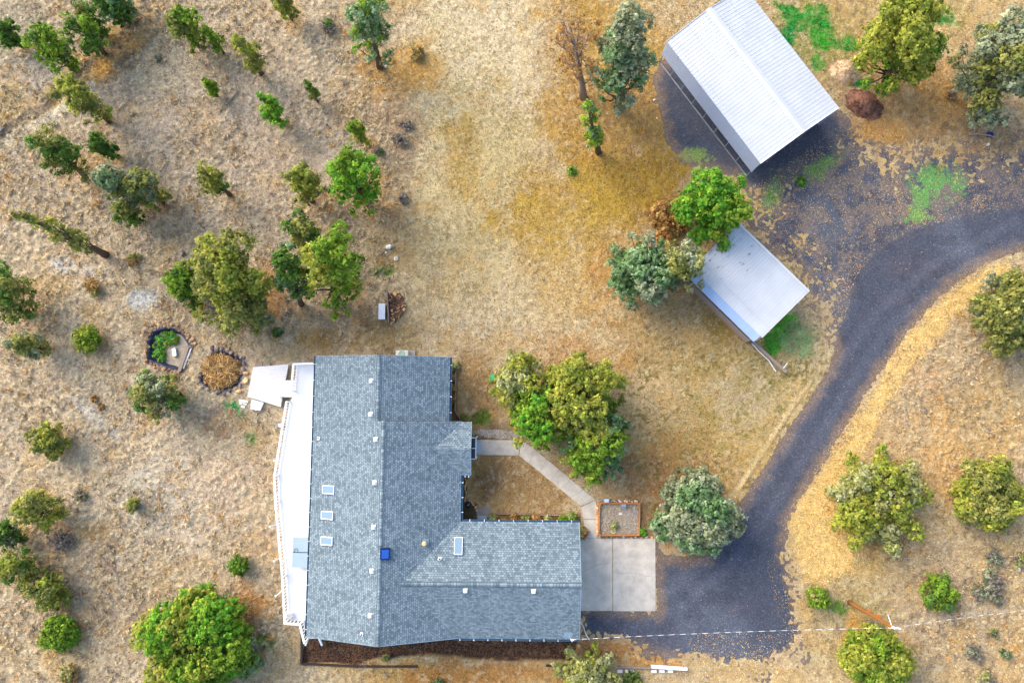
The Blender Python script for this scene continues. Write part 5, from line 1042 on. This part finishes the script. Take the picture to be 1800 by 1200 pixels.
# ------------------------------------------------------------------ firewood rack and pile
t = beam('wood_fence', 'upright grey board wall between the white box and the firewood', 'fence', (681.5, 513), (684.5, 568), .55, .07, 1.0, 'wood', part='board_panel'); A_ = G(681.5, 513); B_ = G(684.5, 568)
for k in range(4): q = A_.lerp(B_, k / 3) - Vector(t.location); m = MB(); m.box((q.x - .09, q.y, .55), (.09, .09, 1.14)); m.build('post', M['wood'], t)
t = thing1('white_box', 'narrow white metal box standing against the board wall', 'box', 671, 547, .9, 0); t.location.z = 0; m = MB(); m.box((0, 0, .42), (.52, 1.3, .82)); m.build('body', M['siding'], t); m = MB(); m.box((0, 0, .86), (.58, 1.38, .06)); m.build('lid', M['white'], t); m = MB(); m.box((-.3, 0, .66), (.03, .2, .05)); m.build('handle', M['steel'], t)
LOG = []
for i in range(5):
    m = MB(); rr = random.Random(i); r0_ = .11 + .025 * i; n = 9; ln = .42; k0 = len(m.v)
    for s in (-1, 1):
        for k in range(n): a = 2 * math.pi * k / n; q = r0_ * (rr.uniform(.9, 1.1) if i % 2 else (1 if k < 5 else .55)); m.v.append((s * ln / 2, q * math.cos(a), q * math.sin(a)))
    for k in range(n): m.face((k, (k + 1) % n, n + (k + 1) % n, n + k))
    m.cm = 1; m.face(tuple(range(n))[::-1]); m.face(tuple(n + k for k in range(n))); o = m.build('firewood_log', [M['logbark'], M['logend']]); LOG.append(o.data); bpy.data.objects.remove(o)
def logat(px, py, z, label, group, s=1.0):
    g_ = G(px, py, z); o = bpy.data.objects.new('firewood_log', random.choice(LOG)); COL.objects.link(o); o.location = (g_.x, g_.y, z); o.scale = (s, s, s); o.rotation_euler = (random.uniform(-.5, .5), random.uniform(-1.5, .6), random.uniform(0, 6.28)); tag(o, label, 'firewood', group)
for k in range(110):
    t_ = random.random(); y = 516 + t_ * 50; wmax = 6 + 20 * math.sin(math.pi * min(1, t_ * .9 + .12)); x = 686 + random.random() ** 1.1 * wmax; z = .10 + max(0, .5 - (x - 686) / 34) * random.uniform(.2, 1.0)
    logat(x, y, z, 'split log in the firewood heap right of the board wall, ' + ['upper', 'middle', 'lower'][min(2, int(t_ * 3))] + ' third, ' + ('against the wall' if x < 692 else 'outer part'), 'firewood logs in the heap', random.uniform(.65, 1.0))

# ------------------------------------------------------------------ planting beds
def wall_line(name, label, pts, z, wd, mt):
    c = G(*pts[0]); t = root(name, (c.x, c.y, 0), 0, label, 'edging')
    for a, b in zip(pts[:-1], pts[1:]): m = MB(); m.bar(G(*a, z) - Vector((c.x, c.y, z / 2)), G(*b, z) - Vector((c.x, c.y, z / 2)), wd, z); m.build('timber', M[mt], t)
wall_line('bed_edging', 'grey angled timber edging beside the house north of the entry', [(801, 652), (800, 722), (813, 742)], .35, .10, 'wood')
wall_line('bed_edging', 'straight timber edging between the front lawn and the flower bed', [(870, 902.5), (1019, 906)], .18, .08, 'wood')
wall_line('bed_edging', 'timber edging with the step shadow in its dark colour at the lower left corner of the mulch bed', [(530, 1098), (530, 1166), (628, 1171), (734, 1171)], .12, .16, 'shadowtimber')
for i in range(16): stone('tan', 818.5 + math.sin(i * .9) * 1.2, 842 + i * 2.9, random.uniform(.14, .22), label='small pale stone in the edging line of the corner bed', group='stones edging the corner bed')
for i, (x, y) in enumerate(((822, 884 - 2), (826, 886 - 2), (830, 889), (834, 893), (836, 898))): stone('tan', x + 2, y - 2, .3, label='sandy block in the short curved row behind the grill', group='blocks behind the grill')
FL = [('yellow leafy plant at the north end of the house side bed', 797, 645, 12, 'P'), ('straw coloured plant in the house side bed, upper', 796, 662, 9, 'R'), ('dry golden plant in the house side bed, middle', 796, 684, 9, 'R'), ('golden brown plant in the house side bed, lower', 796, 703, 9, 'R'),
      ('bright yellow spiky plant next to the small slab', 866, 907, 9, 'P'), ('golden orange plant in the front flower bed, second from the slab', 893, 911, 9, 'R'), ('orange plant in the front flower bed, left of the middle', 902, 908, 8, 'R'), ('dull yellow plant in the middle of the front flower bed', 925, 912, 8, 'O'), ('orange gold plant right of the middle of the front flower bed', 942, 910, 9, 'R'), ('pale gold plant in the right half of the front flower bed', 962, 912, 8, 'P'),
      ('bushy dark green plant near the right end of the front flower bed', 990, 912, 10, 'G'), ('green and gold plant at the right end of the front flower bed', 1006, 910, 11, 'GP'), ('golden round shrub at the garage corner by the walk', 1022, 935, 13, 'PR'), ('small yellow plant inside the raised garden bed', 1080, 922, 8, 'P'), ('spiky green plant at the right corner of the raised bed', 1131, 933, 7, 'B'),
      ('small green plant under the eave corner south of the entry bed', 815, 735, 9, 'O'), ('low yellow weed in the mulch bed', 678, 1154, 7, 'OP')]
for i, (lab, x, y, rp_, pal) in enumerate(FL):
    R = rp_ / 20.5; t = thing1('garden_plant', lab, 'plant', x, y, 0, 0, 'plants in the beds around the house'); L2 = [((random.uniform(-.4, .4) * R, random.uniform(-.4, .4) * R, R * random.uniform(.3, .7)), (R * .5, R * .5, R * .4), k) for k in range(5)]
    V_, F_, C_ = foliage(L2, pal, .07, .15, 1.0, 1300 + i, zmin=.0); npmesh('leaves', V_, F_, C_, M['leaf'], t); m = MB()
    for k in range(14): a = random.uniform(0, 6.28); m.tube([(0, 0, 0), (R * .5 * math.cos(a), R * .5 * math.sin(a), R * .6), (R * math.cos(a), R * math.sin(a), R * .8)], [.014, .01, .005], 4, False)
    m.build('stems', M['rust'], t)
# raised bed
t = thing1('raised_bed', 'orange timber framed garden bed between the walk and the silver tree', 'garden bed', 1088, 912, 0); c = Vector(t.location)
crn = [G(*p, .3) - c for p in ((1054, 884), (1124.5, 884.5), (1123.5, 940), (1052.5, 940.5))]
for a, b in zip(crn, crn[1:] + crn[:1]): m = MB(); d_ = (b - a).normalized() * .05; a_ = Vector((a.x, a.y, .17)) - d_; b_ = Vector((b.x, b.y, .17)) - d_ * 1.2; m.bar(a_, b_, .10, .36); m.build('side_board', M['orangewood'], t)
for p in crn: m = MB(); m.box((p.x * .965, p.y * .96, .22), (.16, .16, .46)); m.build('corner_post', M['orangewood'], t)
m = MB(); m.prism([(p.x * .97, p.y * .965) for p in crn], -.1, .12); m.build('soil', mat('bed_soil', S(150, 132, 106), .95, .35, 7, .9), t)
m = MB()
for k in range(420):
    x = random.uniform(-1.55, 1.6); y = random.uniform(-1.2, 1.15); a = random.uniform(0, 6.28); L = random.uniform(.1, .3); m.tube([(x, y, .13), (x + L * .5 * math.cos(a), y + L * .5 * math.sin(a), .13 + random.uniform(.05, .25)), (x + L * math.cos(a + .5), y + L * math.sin(a + .5), .15)], [.01, .01, .004], 4, False)
m.build('dry_stems', M['oldwhite'], t)
for i in range(11): stone('tan' if i % 3 else 'pale', 1074 + i * 4.6 + (i % 2), 881 - (i % 2), random.uniform(.2, .32), label='pale stone in the row above the raised bed', group='stones along the top of the raised bed')
for i in range(12): stone('tan', 1049.5 + random.uniform(-.6, .6), 888 + i * 4.6, random.uniform(.2, .3), label='tan stone in the row between walk and raised bed', group='stones along the left of the raised bed')
for i, x in enumerate((1054, 1066, 1074, 1084, 1096, 1110, 1117, 1128, 1136, 1146)): stone('tan' if i % 2 else 'pale', x, 943 + (i % 2), random.uniform(.18, .34), label='stone in the row between raised bed and concrete pad', group='stones along the bottom of the raised bed')
t = thing1('planter_box', 'small pale blue metal box on the top left edge of the raised bed', 'box', 1066, 879, .3); m = MB(); m.box((0, 0, 0), (.45, .3, .5)); m.build('body', M['trim'], t); m = MB(); m.box((0, .07, .26), (.4, .1, .02)); m.box((0, -.08, .26), (.4, .08, .02)); m.build('lid', M['white'], t); t.location.z = .2
t = thing1('yard_ornament', 'little grey birdhouse shaped ornament at the top of the raised bed', 'ornament', 1095, 888, .12); m = MB(); m.box((0, 0, .2), (.24, .2, .4)); m.build('body', M['silt'], t); m = MB(); m.quad((-.18, -.16, .4), (.18, -.16, .4), (.18, 0, .55), (-.18, 0, .55)); m.quad((-.18, .16, .4), (-.18, 0, .55), (.18, 0, .55), (.18, .16, .4)); m.build('roof', M['metalside'], t)
t = thing1('hose_ring', 'yellow ring standing in the soil of the raised bed', 'ring', 1078, 933, .25); m = MB(); m.tube([(.19 * math.cos(k * math.pi / 12), .19 * math.sin(k * math.pi / 12), .02) for k in range(25)], .022, 6, False); m.build('hoop', M['yellow'], t); m = MB(); m.tube([(0.19, 0, 0), (.19, 0, -.25)], .015, 5); m.build('stake', M['steel'], t)

# timber edging and blocks at the foot of the drive
beam('edging_beam', 'grey beam edging at the bottom, joining the cream tree', 'beam', (1085, 1171), (1145, 1173), .15, .12, .2, 'wood'); beam('edging_beam', 'pale whitewashed beam stack at the bottom of the gravel', 'beam', (1145, 1171), (1208, 1175), .2, .22, .24, 'oldwhite')
beam('edging_beam', 'thin whitewashed rail lying along the pale beam stack', 'beam', (1144, 1168), (1200, 1172), .3, .06, .08, 'white')
for i, x in enumerate((1089, 1101, 1109, 1149, 1163, 1178)):
    t = thing1('paving_block', 'white paving block in the row under the bottom edging beams', 'block', x, 1178, 0, 0, 'white blocks under the beams'); m = MB(); m.box((0, 0, .07), (.44 if i != 1 else .2, .26, .16)); m.build('block', M['oldwhite'], t)
t = beam('retaining_board', 'board with the step shadow in its dark colour at the right end of the mulch bed', 'board', (960, 1169), (1000, 1169), .08, .14, .2, 'shadowtimber')

# ------------------------------------------------------------------ metal buildings
def ribs(m, x0, x1, yA, zA_, yB, zB_, step, h=.02, w_=.05):
    n = int(round((x1 - x0) / step)); s = (x1 - x0) / n; n0 = len(m.v); prof = []
    for k in range(n):
        x = x0 + k * s; prof += [(x, h), (x + w_ * .5, h), (x + w_ * .9, 0), (x + s - w_ * .4, 0)]
    prof.append((x1, h))
    for x, hh in prof: m.v.append((x, yA, zA_ + hh)); m.v.append((x, yB, zB_ + hh))
    for k in range(len(prof) - 1): a = n0 + 2 * k; m.face((a, a + 2, a + 3, a + 1) if yB > yA else (a, a + 1, a + 3, a + 2))
# big carport: local x along its length, local y toward the upper right
C_ = (20.69, 28.17); AN = math.atan2(-10.82, 7.71); HL, HW, ZE, ZR = 6.65, 4.23, 3.6, 4.42
bg_ = root('metal_carport', (C_[0], C_[1], 0), AN, 'large white ribbed metal carport at the top right, open along its lower left side', 'carport')
for s in (-1, 1):
    m = MB(); ribs(m, -HL, HL, s * HW, ZE, 0, ZR, .33); m.build('roof_panel', M['metalroof'], bg_)
m = MB()
for s in (-1, 1): m.quad((-HL - .03, 0, ZR + .06), (HL + .03, 0, ZR + .06), (HL + .03, s * .32, ZR + .045 - .32 * .19), (-HL - .03, s * .32, ZR + .045 - .32 * .19))
m.build('ridge_cap', M['metalroof'], bg_)
m = MB()
for s in (-1, 1):
    for q in (.12, .5, .88):
        for k in range(80): m.box((-HL + .12 + k * .167, s * HW * q, ZR - (ZR - ZE) * q + .014), (.035, .02, .02))
m.build('screw_line', M['steel'], bg_)['kind'] = 'stuff'
m = MB()
for xs in (-HL - .02, HL + .02):
    for s in (-1, 1): m.bar((xs, s * HW, ZE - .01), (xs, 0, ZR - .01), .03, .14)
m.build('gable_trim', M['metalroof2'], bg_)
m = MB(); n0 = 0; H0, H1 = 1.35, 3.52; nr = 9; y = -HW + .03
pr = []
for k in range(nr):
    z = H0 + (H1 - H0) * k / nr; dz = (H1 - H0) / nr; pr += [(z, .0), (z + dz * .72, .0), (z + dz * .78, .05), (z + dz * .94, .05)]
pr.append((H1, 0))
for z, o in pr: m.v.append((-HL, y - o, z)); m.v.append((HL, y - o, z))
for k in range(len(pr) - 1): m.face((2 * k, 2 * k + 1, 2 * k + 3, 2 * k + 2))
m.build('side_panel', M['metalside'], bg_)
m = MB(); y = HW - .03; m.v = []; pr = []
for k in range(14): z = .05 + 3.45 * k / 14; pr += [(z, 0), (z + .18, 0), (z + .2, .03), (z + .235, .03)]
pr.append((3.5, 0))
for z, o in pr: m.v.append((-HL, y + o, z)); m.v.append((HL, y + o, z))
for k in range(len(pr) - 1): m.face((2 * k, 2 * k + 1, 2 * k + 3, 2 * k + 2))
m.build('side_panel', M['metalside2'], bg_)
nb_ = 9
for k in range(nb_):
    x = -HL + .1 + (2 * HL - .2) * k / (nb_ - 1)
    for s in (-1, 1): m = MB(); m.box((x, s * (HW - .1), ZE / 2), (.07, .07, ZE)); m.build('post', M['steel'], bg_)
    m = MB(); m.bar((x, -HW + .1, ZE - .08), (x, 0, ZR - .12), .06, .06); m.bar((x, HW - .1, ZE - .08), (x, 0, ZR - .12), .06, .06); m.bar((x, -1.6, ZE + .22), (x, 1.6, ZE + .22), .05, .05); m.build('truss', M['steel'], bg_)
for s in (-1, 1): m = MB(); m.box((0, s * (HW - .1), .05), (2 * HL, .09, .1)); m.build('base_rail', M['steel'], bg_)
for yy in (-1.8, 1.75): m = MB(); m.box((HL - .1, yy, 1.9), (.08, .08, 3.8)); m.build('post', M['steel'], bg_)
# timber stack inside, seen between panel and base rail
# small carport
AN2 = math.atan2(-5.94, 5.85); sm = root('lean_to_shed', (20.13, 10.40, 0), AN2, 'smaller white ribbed metal roof shelter tucked under trees beside the drive', 'shed')
hl_, hw_ = 4.17, 2.85
m = MB(); ribs(m, -hl_, hl_, -hw_ + .15, 2.62, hw_, 2.95, .27, .018, .045); m.build('roof_panel', M['metalroof'], sm)
m = MB(); m.box((0, hw_ - .02, 2.99), (2 * hl_ + .02, .22, .03), 0, Matrix.Rotation(.055, 3, 'X')); m.build('edge_trim', M['metalroof'], sm)
m = MB()
for yy, z in ((-hw_ + 1.1, 2.735), (hw_ - .38, 2.98)):
    for k in range(62): m.box((-hl_ + .1 + k * .134, yy, z), (.06, .025, .02))
m.build('screw_line', M['steel'], sm)['kind'] = 'stuff'
rr = random.Random(8); m = MB()
for k in range(34):
    x = -hl_ + abs(rr.gauss(0, 1.5)) + .1; y = rr.uniform(-1.6, 2.7)
    if x < hl_: m.box((x, y, 2.62 + (y + hw_ - .15) * .0592 + .03), (rr.uniform(.02, .05), rr.uniform(.06, .26), .02), rr.gauss(0, .25))
m.build('needle_litter', M['logbark'], sm)['kind'] = 'stuff'
m = MB(); ribs(m, -hl_, hl_ - .2, -hw_ - .48, 2.15, -hw_ + .17, 2.60, .27, .018, .045); m.build('side_flap', M['metalside2'], sm)
for (x, y) in ((-hl_ + .2, -hw_ - .3), (0, -hw_ - .3), (hl_ - .4, -hw_ - .3), (-hl_ + .2, hw_ - .2), (0, hw_ - .2), (hl_ - .3, hw_ - .2)): m = MB(); m.tube([(x, y, 0), (x, y, 2.75 if y > 0 else 2.2)], .09, 8); m.build('post', M['wood'], sm)
m = MB(); m.bar((-hl_, hw_ - .2, 2.8), (hl_, hw_ - .2, 2.8), .1, .18); m.bar((-hl_, -hw_ + .3, 2.5), (hl_, -hw_ + .3, 2.5), .1, .18)
for k in range(7): x = -hl_ + .1 + k * (2 * hl_ - .2) / 6; m.bar((x, -hw_ - .3, 2.2), (x, -hw_ + .2, 2.52), .06, .1); m.bar((x, -hw_ + .2, 2.52), (x, hw_, 2.84), .06, .1)
m.build('rafters', M['wood'], sm)
m = MB()
for k in range(6): m.tube([(-hl_, -hw_ - .32, .12 + k * .2), (hl_ - .3, -hw_ - .32, .12 + k * .2)], .10, 8)
m.build('log_wall', M['wood'], sm)
beam('hitching_rail', 'wide weathered rail board running down from the small shelter corner', 'rail', (1320, 597), (1382, 654), .55, .26, .08, 'wood'); t = bpy.data.objects['hitching_rail']; c = Vector(t.location)
for p in ((1323, 599), (1352, 626), (1380, 652)): q = G(*p, .5) - Vector((c.x, c.y, 0)); m = MB(); m.tube([(q.x, q.y, -.05), (q.x, q.y, .52)], .06, 7); m.build('post', M['wood'], t)
m = MB(); a = G(1376, 647, .5) - Vector((c.x, c.y, 0)); b = G(1383, 638, .5) - Vector((c.x, c.y, 0)); m.bar((a.x, a.y, .62), (b.x, b.y, .62), .07, .05); m.build('crossbar', M['oldwhite'], t)
m = MB(); pts = [G(1322, 604, .08), G(1335, 618, .08), G(1352, 634, .08), G(1364, 653, .08)]; t = root('pale_pole', (pts[0].x, pts[0].y, 0), 0, 'thin curved pale pole lying in the grass beside the rail board', 'pole'); m.tube([p - Vector((pts[0].x, pts[0].y, 0)) for p in pts], .055, 7); m.build('shaft', M['oldwhite'], t)
for i in range(5): stone('pale', 1296 + i * 3.6, 578 + i * 3.4 + random.uniform(-1, 2), .18, label='tiny white stone at the foot of the small shelter wall', group='stones at the shelter foot')

# mounds
def mound(name, label, px, py, rx, ry, h, rot, cA, cB, seed):
    g_ = G(px, py); t = root(name, (g_.x, g_.y, 0), rad(-rot), label, 'mound'); n = 60; a = np.linspace(0, 6.2832, 96, endpoint=False); rr = np.linspace(0, 1, n); A_, R_ = np.meshgrid(a, rr)
    x = R_ * np.cos(A_) * rx; y = R_ * np.sin(A_) * ry; z = h * (np.cos(np.clip(R_, 0, 1) * math.pi) * .5 + .5) ** .9 + (fbm(x.ravel(), y.ravel(), .5, seed, 3).reshape(x.shape) - .5) * .28 * np.sin(np.clip(R_, 0, 1) * 3.1) - .03
    Vv = np.stack([x.ravel(), y.ravel(), z.ravel()], 1); i, j = np.meshgrid(np.arange(96), np.arange(n - 1)); a0 = (j * 96 + i).ravel(); a1 = (j * 96 + (i + 1) % 96).ravel(); F_ = np.stack([a0, a0 + 96, a1 + 96, a1], 1)
    k = fbm(Vv[:, 0], Vv[:, 1], .35, seed + 5, 4)[:, None]; k = np.clip((k - .35) / .3, 0, 1); c = np.array(cA) * (1 - k) + np.array(cB) * k; npmesh('heap', Vv, F_, c, M['ground'], t, True)
    r = np.random.default_rng(seed); m = MB()
    for _ in range(110):
        u = math.sqrt(r.random()) * .95; an = r.uniform(0, 6.28); z_ = h * (math.cos(u * math.pi) * .5 + .5) ** .9; m.box((u * math.cos(an) * rx, u * math.sin(an) * ry, z_ + .01), (.09, .07, .06), r.uniform(0, 3))
    m.build('loose_stones', M['silt'] if seed % 2 else M['logbark'], t)['kind'] = 'stuff'
mound('gravel_pile', 'tan gravel heap near the big carport, upper of two heaps', 1486, 126, 1.55, 1.3, .75, 0, S(190, 150, 110, .8), S(224, 190, 150, .8), 1001)
mound('bark_pile', 'dark brown heap near the big carport, lower of two heaps', 1519, 184, 2.0, 1.4, .8, 28, S(98, 66, 56, .8), S(140, 100, 84, .8), 1002)
mound('soil_hump', 'low leaf covered brown hump near the lower pond and deck', 385, 742, 2.3, 1.7, .10, -20, S(158, 128, 92, .8), S(188, 156, 116, .8), 1003)

# utility pole and cables
pb = G(1493, 1058); ph = height((1493, 1058), (1570, 1102)); pt_ = G(1570, 1102, ph)
pole = root('utility_pole', (pb.x, pb.y, 0), 0, 'tall orange brown wooden utility pole at the lower right', 'utility pole'); dt = Vector((pt_.x - pb.x, pt_.y - pb.y, ph))
m = MB(); m.tube([dt * (k / 8) for k in range(9)], [.19 - .009 * k for k in range(9)], 14); m.build('shaft', M['polewood'], pole, True)
m = MB(); a = G(1560.5, 1079, ph - .3) - pb; m.bar(dt * .99 + Vector((0, 0, -.1)), (a.x, a.y, ph - .3), .05, .05); m.build('bracket', M['oldwhite'], pole)
m = MB(); m.tube([dt + Vector((0, 0, -.02)), dt + Vector((0, 0, .22))], [.12, .07], 10); m.tube([dt + Vector((.1, -.05, 0)), dt + Vector((.55, -.08, .05))], .05, 7); m.build('insulator', M['white'], pole)
m = MB()
for k in range(2): q = dt * (.45 + .2 * k); m.box(q + Vector((.14, .12, 0)), (.14, .2, .5)); 
m.build('conduit_box', M['rust'], pole)
PT = Vector((pt_.x, pt_.y, ph + .1))
def cable(name, label, A_, B_, sag, r, seg=.42, dash=True):
    n = max(8, int((B_ - A_).length / seg)); pts = []
    for k in range(n + 1): t_ = k / n; p = A_.lerp(B_, t_); p.z -= sag * 4 * t_ * (1 - t_); pts.append(p)
    o = root(name, tuple(A_), 0, label, 'cable'); pts = [p - A_ for p in pts]; m = MB()
    for k in range(n): m.cm = 0 if (k % 2 == 0 and dash) else 1; m.tube([pts[k], pts[k + 1]], r if m.cm == 0 else r * .6, 6, False)
    m.build('wire', [M['white'], M['trim']], o)
cable('power_cable', 'thick twisted cable running from the utility pole to the garage corner', PT, MAST, .35, .013)
E_ = G(1800, 1077, PT.z - .2); far_e = PT + (E_ - PT) * 1.9; cable('power_cable', 'twisted cable leaving the utility pole toward the right edge', PT, far_e, .5, .010)
E2 = G(1800, 1074, PT.z - .6); cable('phone_line', 'thin faint line beside the cable right of the utility pole', PT + Vector((0, .1, -.3)), PT + Vector((0, .1, -.3)) + (E2 - PT) * 1.9, .35, .012, dash=False)
pts = [G(1020, 1092, 2.9), G(1025, 1099, 2.8), G(1029, 1112, 2.8), G(1036, 1124, 2.9)]; t = root('drip_loop', tuple(pts[0]), 0, 'short curved white wire hanging off the garage corner', 'wire'); m = MB(); m.tube([p - pts[0] for p in pts], .022, 6); m.build('wire', M['white'], t)

# fallen wood
def deadwood(label, pts, r0_, tw=0):
    A_ = G(*pts[0]); t = root('fallen_branch', (A_.x, A_.y, gz(A_.x, A_.y)), 0, label, 'branch'); m = MB(); P_ = [G(*p) - A_ + Vector((0, 0, .12)) for p in pts]; m.tube(P_, [r0_ * (1 - .5 * k / len(P_)) for k in range(len(P_))], 7); m.build('stem', M['deadwood'], t)
    if tw:
        m = MB()
        for k in range(tw): q = random.choice(P_); a = random.uniform(0, 6.28); L = random.uniform(.4, 1.1); e = q + Vector((math.cos(a) * L, math.sin(a) * L, random.uniform(0, .4))); m.tube([q, q.lerp(e, .5) + Vector((0, 0, .1)), e], [r0_ * .3, r0_ * .2, .008], 4, False)
        m.build('twig', M['deadwood'], t)
deadwood('straight grey fallen pole on the open slope', [(418, 161), (407, 174), (396, 188)], .07); deadwood('fallen whitish branch with twigs on the lower left slope', [(208, 1010), (197, 998), (188, 990), (174, 972)], .06, 12); deadwood('forked dead trunk lying beside the rounded golden green juniper', [(122, 1048), (134, 1042), (143, 1038), (146, 1052)], .12, 6)
deadwood('curving dead branches on bare soil at the lower left', [(162, 1062), (168, 1078), (176, 1092)], .05, 16); deadwood('thin dead branch below the small dark green bush area', [(220, 1056), (236, 1060), (252, 1066)], .03, 8); deadwood('small crooked dead branch left of the sandy patch', [(132, 1020 - 4), (138, 1012), (150, 1008)], .03, 6)
deadwood('dark dead log beneath the huge silver tree', [(1700, 238), (1716, 236), (1740, 240)], .1, 10)
deadwood('short grey stick near the top left edge', [(2, 352), (14, 359)], .07)
t = thing1('tarp', 'crumpled black tarp scrap on the open left slope', 'tarp', 325, 450, 0); m = MB()
for k in range(6): m.box((random.uniform(-.15, .15), random.uniform(-.25, .25), .08), (.24, .28, .1), random.uniform(0, 3), Matrix.Rotation(random.uniform(-.6, .6), 3, 'X'))
m.build('cloth', M['dark'], t)
t = thing1('tarp', 'small blue tarp scrap under the huge silver tree', 'tarp', 1738, 237, 0); m = MB()
for k in range(6): m.box((random.uniform(-.3, .3), random.uniform(-.15, .15), .08), (.3, .22, .08), random.uniform(0, 3), Matrix.Rotation(random.uniform(-.5, .5), 3, 'X'))
m.build('cloth', M['bluedk'], t)
